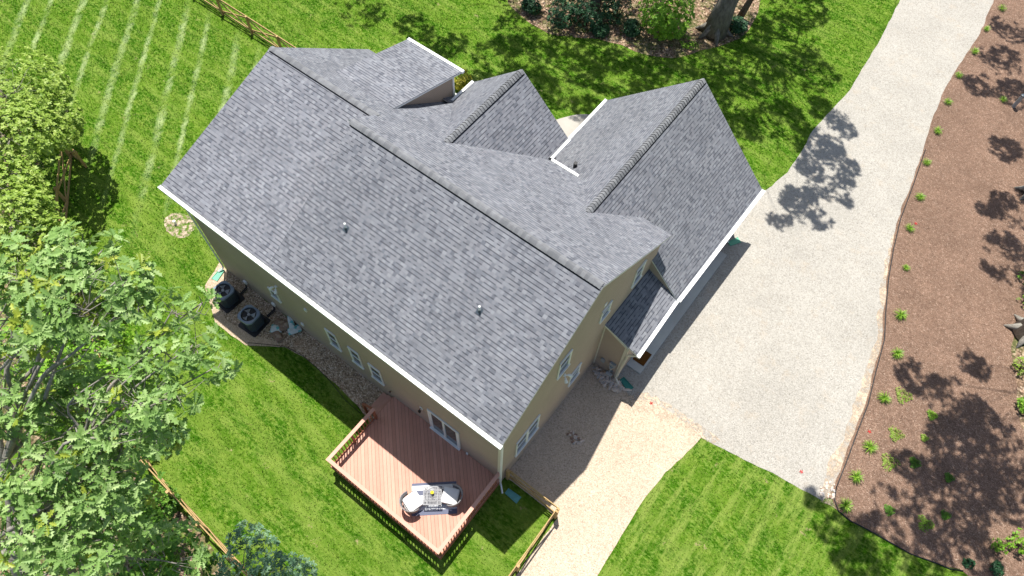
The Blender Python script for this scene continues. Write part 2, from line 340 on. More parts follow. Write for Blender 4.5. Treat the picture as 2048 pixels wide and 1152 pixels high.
sheet('sandy_bed_rim',RIM,.019,SAND2)
WOODS=smooth_poly([G2(*p) for p in [(1000,-60),(1015,10),(1060,48),(1105,72),(1180,76),(1235,86),(1290,112),(1350,118),(1410,100),(1480,82),(1505,50),(1520,10),(1540,-60),(1500,-400),(900,-400)]],2)
LITTER2=litter();LITTER2.name='mossy_litter';ragged(LITTER2,1.8,.33,.46)
WOODS=dens(WOODS,.3,.18,9);sheet('woodland_floor',WOODS,.012,LITTER2)
LITTER3=litter();LITTER3.name='ivy_litter';ragged(LITTER3,.9,.44,.55)
WOODL=dens([(-60,-60),(-60,5),(-40,2),(-27.5,-1.5),(-24,-4.3),(-18,-6.7),(-11.5,-8.6),(-9,-8.5),(-5.5,-8.8),(1,-8.8),(1,-60)],.5,.15,12);sheet('side_woodland_floor',WOODL,.012,LITTER3)
WOODR=dens([G2(*p) for p in [(2022,690),(2030,760),(2040,850),(2075,900),(2200,850),(2200,300),(2100,560),(2050,640)]],.3,.1,3);sheet('shaded_soil',WOODR,.030,LITTER)
PATIO=smooth_poly([G2(*p) for p in [(1060,330),(1050,262),(1115,240),(1165,228),(1210,238),(1250,300),(1200,420),(1100,420)]],2)
pm=MB();pm.prism(PATIO,.0,.09);po=pm.build('patio',CONC);po['kind']='structure'
AP=MB();AP.box((1.2,7.44,0),(1.92,15.1,.10));ao=AP.build('garage_apron',CONC2,bevel=.01);ao['kind']='structure'
for y in (8.9,10.9,12.9,14.5):
    pass
pth=MB();pth.box((-12.5,10.4,0),(-8.7,11.6,.08));o=pth.build('porch_walk',CONC);o['kind']='structure'
SANDP=dens(smooth_poly([G2(*p) for p in [(326,440),(348,424),(380,430),(394,455),(370,478),(336,470)]],1),.12,.06,1);SAND3=gravel('bare_soil',[(.40,.31,.22),(.46,.36,.26),(.51,.40,.295),(.56,.45,.34),(.62,.52,.41)],30);ragged(SAND3,4.5,.44,.6);sheet('sandy_patch',SANDP,.018,SAND3)
# ---------------------------------------------------------------- HOUSE
H=empty('house',(-8,5,0),'large two storey tan house with grey shingled cross gabled roofs','house')
ZU=.003
def plane_uv(pts,eave,up):
    return [(Vector(p).dot(eave),Vector(p).dot(up)) for p in pts]
def roof_slab(m,pts,edir,th=.11,drip=True):
    "pts: counter-clockwise seen from above; top face shingled, rim and underside white"
    P=[Vector(p) for p in pts];n=(P[1]-P[0]).cross(P[2]-P[1])
    n=Vector((0,0,0))
    for i in range(len(P)):n+=P[i].cross(P[(i+1)%len(P)])
    n.normalize()
    if n.z<0:P=P[::-1];n=-n
    e=Vector(edir).normalized();u=n.cross(e)
    if u.z<0:u=-u
    m.poly(P,0,[(p.dot(e)+37,p.dot(u)+50) for p in P])
    B=[p-Vector((0,0,th)) for p in P];k=len(P)
    Tm=[p-Vector((0,0,.025)) for p in P]
    for i in range(k):
        j=(i+1)%k
        m.poly([P[i],Tm[i],Tm[j],P[j]],2);m.poly([Tm[i],B[i],B[j],Tm[j]],1)
    m.poly(B[::-1],1)
SHD=plain('shingle_edge',(.12,.125,.14),.9,.1)
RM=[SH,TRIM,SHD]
yr,zr=4.847,9.683;mf=.6955;mb=.5906;yf=10.521;zf=5.737
def zfr(y):return zr-mf*(y-yr)
def zre(y):return zr-mb*(yr-y)
XS=-10.44;XL=-16.2
y1,z1=6.081,8.80;ml=(z1-6.643)/6.38;mlf=.75
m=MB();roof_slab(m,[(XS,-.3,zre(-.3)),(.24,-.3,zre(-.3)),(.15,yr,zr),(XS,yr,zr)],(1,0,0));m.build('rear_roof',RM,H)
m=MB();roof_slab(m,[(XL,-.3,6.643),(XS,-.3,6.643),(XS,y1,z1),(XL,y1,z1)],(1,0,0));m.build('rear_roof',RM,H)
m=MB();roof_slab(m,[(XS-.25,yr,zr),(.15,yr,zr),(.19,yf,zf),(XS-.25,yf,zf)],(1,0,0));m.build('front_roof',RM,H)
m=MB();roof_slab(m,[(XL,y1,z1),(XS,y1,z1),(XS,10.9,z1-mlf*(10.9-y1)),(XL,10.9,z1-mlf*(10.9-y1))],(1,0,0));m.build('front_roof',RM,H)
# wall closing the step between the two rear slopes
m=MB();m.poly([(XS-.02,-.2,6.55),(XS-.02,yr,zr-.1),(XS-.02,y1,z1+.02),(XS-.02,y1,z1-.5)]);m.build('step_wall',TAN,H)
# gable roofs
def gable(name,xr,zrg,y0,y1_,hw,ze,left_poly,right_poly):
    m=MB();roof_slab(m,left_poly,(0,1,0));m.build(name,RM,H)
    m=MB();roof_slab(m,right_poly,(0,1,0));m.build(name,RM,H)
xm,zm=-8.29,8.046
gable('middle_gable_roof',xm,zm,7.2,11.96,2.5,zf,
  [(xm,7.15,zm),(xm,11.96,zm),(-10.82,11.96,zf),(-10.82,10.53,zf)],
  [(xm,7.15,zm),(-5.79,10.53,zf),(-5.79,11.96,zf),(xm,11.96,zm)])
xg,zg=-2.585,7.17;sg=.987
gable('garage_roof',xg,zg,8.37,17.06,4.2,3.02,
  [(xg,8.40,zg),(xg,17.06,zg),(-6.76,17.1,3.05),(-6.76,10.4,3.05),(-4.05,10.4,zg-sg*1.465)],
  [(xg,8.40,zg),(-1.15,10.35,zg-sg*1.435),(-1.1,9.8,zg-sg*1.485),(1.56,9.8,3.06),(1.66,17.06,3.03),(xg,17.06,zg)])
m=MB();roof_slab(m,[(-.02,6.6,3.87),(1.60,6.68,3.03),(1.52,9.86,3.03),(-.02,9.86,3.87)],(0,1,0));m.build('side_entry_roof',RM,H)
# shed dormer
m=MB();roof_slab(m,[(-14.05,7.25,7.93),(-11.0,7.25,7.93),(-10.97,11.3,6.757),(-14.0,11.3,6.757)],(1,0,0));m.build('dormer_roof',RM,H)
m=MB();m.poly([(-11.2,7.6,7.6),(-11.2,7.9,7.62),(-11.2,11.0,6.76),(-11.2,11.0,4.2)]);m.poly([(-13.8,11.0,0),(-11.2,11.0,0),(-11.2,11.0,6.75),(-13.8,11.0,6.75)]);m.poly([(-13.8,7.6,7.6),(-13.8,11.0,6.76),(-13.8,11.0,4.2)]);m.build('dormer_wall',TAN,H)
m=MB();m.box((-11.235,10.93,4.9),(-11.165,11.04,6.74));m.build('corner_board',TRIM,H)
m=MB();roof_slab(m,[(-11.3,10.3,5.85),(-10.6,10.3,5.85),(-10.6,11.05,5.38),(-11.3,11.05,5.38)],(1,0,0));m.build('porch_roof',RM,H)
# walls
m=MB()
m.poly([(-16,0,0),(0,0,0),(0,0,6.72),(-16,0,6.6)])                               # rear
m.poly([(0,0,0),(0,10.15,0),(0,10.15,zfr(10.15)-.1),(0,yr,zr-.09),(0,0,zre(0)-.1)])  # right gable
m.poly([(-16,0,0),(-16,0,6.6),(-16,y1,z1-.1),(-16,10.6,z1-mlf*(10.6-y1)-.1),(-16,10.6,0)])
m.poly([(0,10.15,0),(-16,10.15,0),(-16,10.15,5.55),(0,10.15,5.9)])
m.build('wall',TAN,H)
m=MB()
m.poly([(0,6.645,0),(1.2,6.645,0),(1.2,6.645,3.12),(0,6.645,3.76)])
m.poly([(1.2,6.645,0),(1.2,16.8,0),(1.2,16.8,3.3),(1.2,6.645,3.1)])
m.poly([(1.2,16.8,0),(-6.4,16.8,0),(-6.4,16.8,3.3),(xg,16.8,zg-.1),(1.2,16.8,3.3)])
m.poly([(-6.4,16.8,0),(-6.4,13,0),(-6.4,13,3.3),(-6.4,16.8,3.3)])
m.poly([(-6.4,13,0),(-6.4,13,3.3),(-4,13,5.6),(-4,13,0)])
m.poly([(0,9.83,3.6),(1.5,9.83,2.95),(0,9.83,zg-sg*2.585-.08)])
m.build('garage_wall',TAN,H)
m=MB();m.poly([(-10.5,11.7,0),(-6.1,11.7,0),(-6.1,11.7,5.9),(xm,11.7,zm-.1),(-10.5,11.7,5.9)])
m.poly([(-6.1,11.7,0),(-6.1,10.15,0),(-6.1,10.15,5.9),(-6.1,11.7,5.9)]);m.poly([(-10.5,10.15,0),(-10.5,11.7,0),(-10.5,11.7,5.9),(-10.5,10.15,5.9)]);m.build('entry_wall',TAN,H)
# rake boards, corner boards
def trim(name,segs,w=.09,h=.14,mat=TRIM,up=(0,0,1)):
    m=MB()
    for a,b in segs:m.bar(a,b,w,h,0,up)
    return m.build(name,mat,H)
trim('corner_board',[((-.07,-.012,.1),(-.07,-.012,6.5))],.13,.03,CREAM,(0,1,0))
trim('corner_board',[((1.14,6.63,.02),(1.14,6.63,3.1))],.12,.03,CREAM,(0,1,0));trim('corner_board',[((1.215,6.70,.02),(1.215,6.70,3.05))],.03,.12,CREAM,(0,1,0))
trim('corner_board',[((.03,6.62,.1),(.03,6.62,3.72))],.05,.03,CREAM,(0,1,0))
trim('rake_board',[((0,6.63,3.74),(1.2,6.63,3.10))],.03,.10,CREAM)
trim('fascia',[((XL+.05,-.27,6.50),(.2,-.27,6.50))],.04,.17)
# gutters
def gutter(name,a,b,side,w=.125,h=.115):
    "U trough open to the sky along a-b, lying on the given side"
    a=Vector(a);b=Vector(b);s=Vector(side)*w;dz=Vector((0,0,h));m=MB();t=Vector(side)*.012
    d=(b-a).normalized()*.012
    q=[a,a+s,b+s,b]
    m.poly([a-dz,b-dz,b+s-dz,a+s-dz])            # bottom outside
    m.mesh([a+s,b+s,b+s-dz,a+s-dz],[(0,1,2,3)]);m.mesh([a+s-t*2,b+s-t*2,b+s-dz*.5-t*2,a+s-dz*.5-t*2],[(0,3,2,1)])
    m.mesh([a+s,b+s,b+s-t*2,a+s-t*2],[(0,1,2,3)])
    m.mesh([a+Vector((0,0,.012)),b+Vector((0,0,.012)),b-dz,a-dz],[(0,1,2,3)])
    m.mesh([a-dz*.3,b-dz*.3,b+s-dz*.3,a+s-dz*.3],[(0,1,2,3)])
    for p in (a,b):m.mesh([p,p+s,p+s-dz,p-dz],[(0,1,2,3)])
    return m.build(name,GUT,H)
gutter('gutter',(XL-.05,-.32,6.62),(.26,-.32,6.62),(0,-1,0),.15)
gutter('gutter',(1.555,9.80,3.03),(1.655,17.1,3.01),(1,0,0),.19)
gutter('gutter',(1.59,6.66,3.0),(1.515,9.79,3.0),(1,0,0),.17)
gutter('gutter',(-6.78,13.0,3.03),(-6.78,17.12,3.03),(-1,0,0),.14)
gutter('gutter',(-5.77,10.56,5.72),(-4.32,10.56,5.72),(0,1,0),.13)
gutter('gutter',(-5.77,10.56,5.72),(-5.77,11.98,5.72),(1,0,0),.13)
gutter('gutter',(-10.84,10.4,5.72),(-10.84,11.98,5.72),(-1,0,0),.13)
gutter('gutter',(-14.05,11.32,6.73),(-10.93,11.32,6.73),(0,1,0),.14)
gutter('gutter',(-11.3,11.07,5.36),(-10.86,11.07,5.36),(0,1,0),.13)
# downspouts
def spout(pts,w=.075,d=.055,mat=GUT):
    m=MB()
    for a,b in zip(pts[:-1],pts[1:]):m.bar(a,b,w,d,0,(0,1,0))
    return m.build('downspout',mat,H,bevel=.008)
spout([(.10,-.38,6.52),(.06,-.07,6.25),(.06,-.07,.35),(.12,-.10,.2),(.33,-.28,.08)])
spout([(-16.05,-.38,6.52),(-16.0,-.07,6.2),(-16.0,-.07,.35),(-16.05,-.1,.2),(-16.15,-.33,.08)])
spout([(1.62,6.72,2.9),(1.30,6.60,2.72),(1.19,6.58,.4),(1.19,6.56,.22),(1.42,6.44,.08)],.09,.06,CREAM)
spout([(1.72,15.9,2.9),(1.28,15.9,2.6),(1.28,15.9,.3),(1.45,15.9,.15),(1.62,15.75,.08)])
spout([(-5.65,10.75,5.62),(-6.03,10.75,5.4),(-6.03,10.75,3.6)])
# ridges
RIDGE=plain('ridge_caps',(.215,.22,.23),.95,.1,var=.25,vs=4);RIDGE2=plain('ridge_caps_dark',(.165,.17,.18),.95,.1,var=.2,vs=4);RIDD=plain('ridge_vent',(.02,.02,.024),.9,.1)
def ridge(a,b,sl,sr,wd=.145):
    "overlapping cap shingles along a-b; sl, sr = drop per metre to each side"
    a=Vector(a);b=Vector(b);L=(b-a).length;d=(b-a)/L;s=d.cross(Vector((0,0,1))).normalized()
    m=MB();lift=.045
    for sd,dr in ((1,sr),(-1,sl)):
        p0=a+s*sd*(wd+.01);p1=b+s*sd*(wd+.01);dz=Vector((0,0,-dr*(wd+.01)));q=Vector((0,0,.05))
        m.mesh([p0+dz,p1+dz,p1+dz+q,p0+dz+q],[(0,1,2,3)],1);m.mesh([a+Vector((0,0,.03)),b+Vector((0,0,.03)),p1+dz+q*.9,p0+dz+q*.9],[(0,1,2,3)],1)
    n=int(L/.145);st=L/n
    for i in range(n):
        p=a+d*st*i;e=p+d*(st*1.25);h0=lift;h1=lift+.04;mi=random.choice((0,0,2))
        V=[];K=6
        for pt,h in ((p,h0),(e,h1)):
            for k in range(K+1):
                t=-1+2*k/K;dr=sr if t>0 else sl
                z=-abs(t)*wd*dr*(abs(t)**.35)+h
                V.append(pt+s*t*wd+Vector((0,0,z)))
        F=[(k,k+1,K+2+k,K+1+k) for k in range(K)]
        m.mesh(V,F,mi)
        m.mesh([*V[K+1:],*[v-Vector((0,0,.035)) for v in V[K+1:]]],[(k,k+1,K+2+k,K+1+k) for k in range(K)],1)
    m.build('ridge_cap',[RIDGE,RIDD,RIDGE2],H)
ridge((XL+.25,y1,z1),(XS-.15,y1,z1),ml,mlf) if False else None
ridge((XS-.15,y1,z1+.0),(XL+.1,y1,z1+.0),ml,mlf)
ridge((.1,yr,zr),(XS-.05,yr,zr),mb,mf)
ridge((xm,11.9,zm),(xm,7.2,zm),.92,.92);ridge((xg,17.0,zg),(xg,8.45,zg),sg,sg)
# vents on the roof
for (x,y) in ((-8.52,2.07),(-2.82,2.37)):
    z=zre(y);m=MB();m.tube([(x,y,z-.05),(x,y,z+.30)],.032,12,0);m.tube([(x,y,z+.30),(x,y,z+.315)],.036,12,0)
    m2=MB();m2.tube([(x,y,z-.03),(x,y,z+.07)],[.08,.045],12,0);mm=Matrix.Translation((x,y,z+.012))@Matrix.Rotation(math.atan(mb),4,'X');m2.box((-.10,-.13,-.006),(.10,.10,.006),0,mm)
    o=m.build('plumbing_vent',WHITE,H);m2.build('vent_boot',ACB,o)
m=MB()
for k in range(9):
    a=math.pi*k/8;
m.tube([(-5.05,11.6,4.75),(-5.05,11.6,5.0)],.09,10);m.build('roof_vent',BLACK,H)
# windows
def window(plane,a0,a1,z0,z1_,mull=1,split=True,deep=.05,fr=.055):
    "plane 'x' -> wall x=0 facing +X with a=y ; plane 'y' -> wall y=0 facing -Y with a=x"
    def P(a,z,d):return (d,a,z) if plane=='x' else (a,-d,z)
    m=MB()
    def B(aa,ab,za,zb,d0,d1):
        p=P(aa,za,d0);q=P(ab,zb,d1);m.box((min(p[0],q[0]),min(p[1],q[1]),min(p[2],q[2])),(max(p[0],q[0]),max(p[1],q[1]),max(p[2],q[2])))
    B(a0,a0+fr,z0,z1_,.002,deep);B(a1-fr,a1,z0,z1_,.002,deep);B(a0,a1,z1_-fr,z1_+.02,.002,deep+.01);B(a0-.03,a1+.03,z0-.03,z0+fr*.9,.002,deep+.03)
    for k in range(1,mull):
        c=a0+(a1-a0)*k/mull;B(c-.045,c+.045,z0+fr,z1_-fr,.002,deep-.004)
    zm_=(z0+z1_)/2
    if split:
        for k in range(mull):
            c0=a0+(a1-a0)*k/mull;c1=a0+(a1-a0)*(k+1)/mull;B(c0+.04,c1-.04,zm_-.022,zm_+.022,.002,deep-.012);B(c0+fr*.8,c0+fr*1.4,z0+.04,z1_-.04,.002,deep-.02);B(c1-fr*1.4,c1-fr*.8,z0+.04,z1_-.04,.002,deep-.02)
    f=m.build('window',TRIM,H,bevel=.004)
    m=MB();p=P(a0+.03,z0+.03,.008);q=P(a1-.03,z1_-.03,.012);m.box((min(p[0],q[0]),min(p[1],q[1]),p[2]),(max(p[0],q[0]),max(p[1],q[1]),q[2]));m.build('pane',GLASS,f)
    return f
window('x',3.18,3.92,5.02,6.36);window('x',4.40,5.14,1.80,2.90);window('x',.90,2.36,1.45,3.05,2);window('x',5.82,6.46,5.35,6.2);window('x',8.22,8.90,4.62,5.86)
window('y',-12.3,-11.76,1.80,2.55,1,False);window('y',-8.92,-8.33,1.50,2.95);window('y',-7.68,-7.09,1.45,2.9);window('y',-6.62,-5.98,1.38,2.75)
# sliding door
zd=.623
m=MB();x0,x1=-3.56,-2.0
m.box((x0,-.05,zd+.01),(x0+.08,-.002,zd+2.1));m.box((x1-.08,-.05,zd+.01),(x1,-.002,zd+2.1));m.box((x0,-.055,zd+2.02),(x1,-.003,zd+2.12));m.box((x0,-.12,zd+.004),(x1,-.002,zd+.06))
cx=(x0+x1)/2;m.box((cx-.05,-.045,zd+.06),(cx+.05,-.003,zd+2.02));m.box((x0+.08,-.035,zd+.06),(x0+.16,-.004,zd+2.02));m.box((x1-.16,-.035,zd+.06),(x1-.08,-.004,zd+2.02))
dr=m.build('sliding_door',TRIM,H,bevel=.004);m=MB();m.box((x0+.1,-.014,zd+.05),(x1-.1,-.008,zd+2.0));m.build('pane',GLASS,dr);m=MB();m.bar((cx-.04,-.08,zd+.95),(cx-.04,-.08,zd+1.2),.02,.02);m.build('handle',METG,dr)
# garage doors (behind the apron), facing +X
for y0 in (8.2,11.6):
    m=MB();m.box((1.203,y0,.1),(1.235,y0+2.6,2.3))
    for k in range(1,4):m.box((1.236,y0+.02,.1+k*.55-.01),(1.243,y0+2.58,.1+k*.55+.01))
    m.build('garage_door',TRIM,H,bevel=.004)
# wall fittings
def floodlight(pos,out):
    o_=Vector(out);p=Vector(pos);s=o_.cross(Vector((0,0,1)));m=MB()
    m.tube([p+o_*.002,p+o_*.05],.07,12)
    for k in (-1,1):
        q=p+o_*.05;e=q+s*.13*k+o_*.12-Vector((0,0,.03));m.tube([q,q+s*.07*k+o_*.05],.018,6);m.tube([q+s*.07*k+o_*.05,e,e+(s*.03*k+o_*.05-Vector((0,0,.08)))],[.035,.055,.075],12)
    return m.build('floodlight',WHITE,H,smooth=False)
floodlight((0,3.79,4.19),(1,0,0));floodlight((-11.44,0,3.55),(0,-1,0))
m=MB();m.box((-10.86,-.06,.82),(-10.70,-.002,1.0));m.build('dryer_vent',TRIM,H,bevel=.01)
m=MB();m.box((-9.86,-.07,3.4),(-9.72,-.002,3.58));m.build('intake_vent',TRIM,H,bevel=.01)
m=MB();m.box((.002,5.86,6.5),(.03,6.02,6.72));m.build('round_vent',TRIM,H,bevel=.01)
m=MB();m.box((-1.70,-.06,.68),(-1.61,-.002,.82));m.build('outlet_box',WHITE,H,bevel=.008)
m=MB();m.box((-4.0,-.03,2.0),(-3.86,-.002,2.22),0);lt=m.build('lantern',WHITE,H);m=MB();m.tube([(-3.93,-.03,2.18),(-3.93,-.12,2.22),(-3.93,-.13,2.12)],.012,6);m.tube([(-3.93,-.13,2.12),(-3.93,-.13,2.05),(-3.93,-.13,1.9)],[.03,.07,.045],6);m.build('lamp',BLACK,lt)
m=MB();m.tube([(-5.66,-.003,1.18),(-5.66,-.07,1.18),(-5.66,-.09,1.13)],.016,6);m.tube([(-5.70,-.07,1.2),(-5.62,-.07,1.2)],.02,6);m.build('faucet',BLACK,H)
# meters on side entry wall
m=MB();m.box((.30,6.55,.80),(.48,6.64,1.04));m.build('utility_box',METG,H,bevel=.01)
m=MB();m.box((.72,6.53,.95),(1.0,6.64,1.25),0);m.box((.78,6.46,.85),(.93,6.53,1.05),0);m.tube([(.86,6.5,.85),(.86,6.5,.0)],.025,8);m.build('electric_meter',METG,H,bevel=.01)
m=MB();m.tube([(.76,6.45,.45),(1.02,6.45,.45)],.1,12);m.tube([(.80,6.45,.45),(.80,6.5,.0)],.02,8);m.box((.8,6.5,.4),(.98,6.64,.5));m.build('gas_meter',METG,H)
# ---------------------------------------------------------------- AC units
def ac():
    r=empty('air_conditioner',(0,0,0))
    m=MB()
    def rs(h,ch=.16):return [(h,-h+ch),(h,h-ch),(h-ch,h),(-h+ch,h),(-h,h-ch),(-h,-h+ch),(-h+ch,-h),(h-ch,-h)]
    P=rs(.39);m.prism(P,.06,.82)
    for k in range(8):
        a=Vector((*P[k],0));b=Vector((*P[(k+1)%8],0));nn=(b-a).cross(Vector((0,0,1))).normalized()
        L=(b-a).length
        for j in range(int(L/.075)):
            c=a+(b-a)*((j+.5)*.075/L)+nn*.008;m.bar(c+Vector((0,0,.1)),c+Vector((0,0,.78)),.016,.02,0,tuple(nn))
    m.build('cabinet',ACB,r)
    m=MB();N=32;O=[]
    for k in range(N):
        a=2*math.pi*k/N;c,s=math.cos(a),math.sin(a);q=.42/max(abs(c),abs(s));q=min(q,.49);O.append((c*q,s*q))
    I=[(math.cos(2*math.pi*k/N)*.34,math.sin(2*math.pi*k/N)*.34) for k in range(N)]
    V=[(x,y,.82) for x,y in O]+[(x*.97,y*.97,.90) for x,y in O]+[(x,y,.92) for x,y in I]+[(x,y,.80) for x,y in I]
    F=[]
    for k in range(N):
        j=(k+1)%N;F+=[(k,j,N+j,N+k),(N+k,N+j,2*N+j,2*N+k),(2*N+k,2*N+j,3*N+j,3*N+k)]
    m.mesh(V,F);m.build('top_cover',ACT,r)
    m=MB();m.tube([(0,0,.825),(0,0,.835)],.335,32,0);m.build('fan_well',BLACK,r)
    m=MB();m.tube([(0,0,.835),(0,0,.9)],.065,16)
    for k in range(3):
        a0=k*2.094+.5;V=[];n=7
        for i in range(n):
            t=i/(n-1);rr=.06+.24*t
            V+=[(rr*math.cos(a0-.25-.25*t),rr*math.sin(a0-.25-.25*t),.845),(rr*math.cos(a0+.25+.2*t),rr*math.sin(a0+.25+.2*t),.89)]
        m.mesh(V,[(2*i,2*i+1,2*i+3,2*i+2) for i in range(n-1)])
    m.build('fan',METG,r)
    m=MB()
    for rr in (.1,.16,.22,.28):
        pts=[(rr*math.cos(2*math.pi*k/24),rr*math.sin(2*math.pi*k/24),.935) for k in range(25)];m.tube(pts,.003,4,0,False)
    for k in range(8):
        a=k*math.pi/4;m.tube([(.06*math.cos(a),.06*math.sin(a),.935),(.35*math.cos(a),.35*math.sin(a),.92)],.003,4)
    m.build('grille',BLACK,r)
    m=MB();m.prism(rs(.52,.06),.015,.065);m.build('pad',BLACK,r)
    return r
def copy_tree(o,parent=None):
    c=o.copy();col.objects.link(c);c.parent=parent
    for ch in list(o.children):copy_tree(ch,c)
    return c
a1=ac();a1.location=(-12.95,-1.12,0);a1.rotation_euler=(0,0,R(4))
tag(a1,'dark slate air conditioner beside the bags on the gravel bed','air conditioner','air conditioners behind the house')
a2=copy_tree(a1);a2.location=(-14.72,-1.0,0);a2.rotation_euler=(0,0,R(-3));a2['label']='dark slate air conditioner nearest the back corner downspout'
for i,(xx,ax) in enumerate(((-14.52,-14.6),(-12.72,-12.85))):
    m=MB();m.tube([(xx,-.05,.45),(xx,-.12,.1),(ax+.1,-.55,.07)],.035,8);m.tube([(xx+.07,-.05,.45),(xx+.07,-.14,.08),(ax+.16,-.55,.05)],.02,8)
    p=m.build('line_set_pipe',BLACK);tag(p,['black insulated pipes running from the wall to the corner air conditioner','black insulated pipes running from the wall to the air conditioner by the bags'][i],'pipe')
    m=MB();m.box((xx-.06,-.09,.42),(xx+.12,-.002,.62));m.build('pipe_cover',WHITE,H,bevel=.01)
# ---------------------------------------------------------------- splash blocks
TEAL=plain('teal_plastic',(.02,.19,.155),.5,.4);PGREEN=plain('pale_green_plastic',(.12,.40,.26),.5,.4);PBLUE=plain('blue_green_plastic',(.09,.30,.29),.5,.4)
def splash(loc,ang,mat,label):
    m=MB();W0,W1,L,h=.12,.16,.62,.07
    V=[(0,-W0,.01),(0,W0,.01),(L,W1,.01),(L,-W1,.01),(0,-W0,h),(0,W0,h),(L,W1,h*.6),(L,-W1,h*.6),(.02,-W0+.02,.035),(.02,W0-.02,.035),(L,W1-.02,.02),(L,-W1+.02,.02),(.02,-W0+.02,h),(.02,W0-.02,h),(L,W1-.02,h*.6),(L,-W1+.02,h*.6)]
    F=[(0,1,2,3),(0,4,5,1),(1,5,6,2),(0,3,7,4),(8,11,10,9),(8,9,13,12),(9,10,14,13),(11,8,12,15),(4,12,13,5),(5,13,14,6),(7,15,12,4),(3,2,10,11),(3,11,15,7),(2,6,14,10)]
    m.mesh(V,F);o=m.build('splash_block',mat);o.location=loc;o.rotation_euler=(0,0,ang);tag(o,label,'splash block','green splash blocks under the downspouts');return o
def ang(a,b):return math.atan2(b[1]-a[1],b[0]-a[0])
def splp(p,q,mat,label):
    a=G(*p);b=G(*q);splash((a.x,a.y,.02),math.atan2(b.y-a.y,b.x-a.x),mat,label)
splp((1013,982),(1036,1000),PBLUE,'blue green splash block on the grass at the deck corner')
splp((1243,758),(1258,776),TEAL,'dark teal splash block beside the rock pile')
splp((1457,489),(1472,483),PGREEN,'bright green splash block at the edge of the gravel driveway')
splp((446,540),(430,560),PGREEN,'pale green splash block beside the corner air conditioner')
# ---------------------------------------------------------------- doormat
DMAT=plain('coir',(.13,.055,.015),.95,.05,var=.3,vs=30)
m=MB();m.box((1.28,7.80,.102),(1.84,8.50,.12));tag(m.build('doormat',DMAT,bevel=.006),'dark brown coir doormat on the concrete apron','doormat')
# ---------------------------------------------------------------- deck
D=empty('deck',(-2.8,-1.9,0),'reddish brown timber deck with railing behind the sliding door','deck')
dx0,dx1,dy=-5.61,.02,-3.70
m=MB();m.box((dx0,dy,zd-.03),(dx1,-.004,zd));m.build('floor',DECK,D)
m=MB();m.box((dx0-.02,dy-.02,zd-.27),(dx1+.02,dy+.02,zd-.034));m.box((dx0-.02,dy+.02,zd-.27),(dx0+.02,-.05,zd-.034));m.box((dx1-.02,dy+.02,zd-.27),(dx1+.02,-.05,zd-.034));m.build('rim_joist',DDARK,D)
hr=.977;cw=.145
def rail(a,b,capa=None,capb=None):
    a=Vector(a);b=Vector(b);d=(b-a);L=d.length;d/=L;zt=zd+hr
    m=MB();ca=Vector(capa or a);cb=Vector(capb or b);m.bar((ca.x,ca.y,zt-.018),(cb.x,cb.y,zt-.018),cw,.036);m.build('rail_cap',DWOOD,D,bevel=.004)
    m=MB();m.bar((a.x,a.y,zt-.085),(b.x,b.y,zt-.085),.04,.09);m.bar((a.x,a.y,zd+.09),(b.x,b.y,zd+.09),.04,.07);m.build('rail_bar',DDARK,D)
    m=MB();n=int(L/.125)
    for k in range(n):
        p=a+d*((k+.5)*L/n);m.bar((p.x,p.y,zd+.12),(p.x,p.y,zt-.12),.035,.035)
    o=m.build('baluster',DDARK,D);o['kind']='stuff'
def balu(a,b):
    a=Vector(a);b=Vector(b);d=(b-a);L=d.length;d/=L;zt=zd+hr;n=int(L/.15)
    me=None
    for k in range(n):
        p=a+d*((k+.5)*L/n)
        if me is None:
            m=MB();m.bar((p.x,p.y,zd-.12),(p.x,p.y,zt-.06),.034,.034);o=m.build('baluster',DDARK,D);me=o;p0=p
        else:
            o=me.copy();col.objects.link(o);o.parent=D;o.location=(p.x-p0.x,p.y-p0.y,0)
def rail2(a,b,capa,capb):
    a=Vector((*a,0));b=Vector((*b,0));zt=zd+hr
    m=MB();m.bar((*capa,zt-.018),(*capb,zt-.018),cw,.036);m.build('rail_cap',DWOOD,D,bevel=.004)
    m=MB();m.bar((a.x,a.y,zt-.085),(b.x,b.y,zt-.085),.036,.09);m.bar((a.x,a.y,zd+.08),(b.x,b.y,zd+.08),.036,.07);m.build('rail_bar',DDARK,D)
    balu(a,b)
rail2((dx0+.05,dy+.05),(dx0+.05,-1.1),(dx0+.06,dy-.013),(dx0+.06,-1.05))
rail2((dx0+.05,dy+.03),(dx1-.05,dy+.03),(dx0+.13,dy+.06),(dx1-.13,dy+.06))
rail2((dx1-.03,dy+.05),(dx1-.03,-.2),(dx1-.06,dy-.013),(dx1-.06,-.03))
for x,y in ((dx0+.08,dy+.08),(dx0+1.9,dy+.08),(dx0+3.75,dy+.08),(dx1-.08,dy+.08),(dx1-.08,-1.9),(dx0+.08,-1.15),(dx0+.08,-2.4)):
    m=MB();m.box((x-.045,y-.045,0),(x+.045,y+.045,zd+hr-.04));m.build('post',DDARK,D)
for k,(xa,xb,zz) in enumerate(((dx0-.30,dx0-.01,.42),(dx0-.60,dx0-.31,.22))):
    m=MB();m.box((xa,-1.02,zz-.035),(xb,-.05,zz));m.box((xb-.03,-1.0,zz-.2),(xb-.005,-.07,zz-.037));m.build('step',DWOOD,D,bevel=.004)
m=MB();m.bar((dx0+.02,-1.1,zd+hr-.02),(dx0-.62,-1.1,zd+hr-.5),.1,.036);m.build('stair_rail',DDARK,D);m=MB();m.box((dx0-.64,-1.15,0),(dx0-.55,-1.06,zd+.45));m.build('post',DDARK,D)
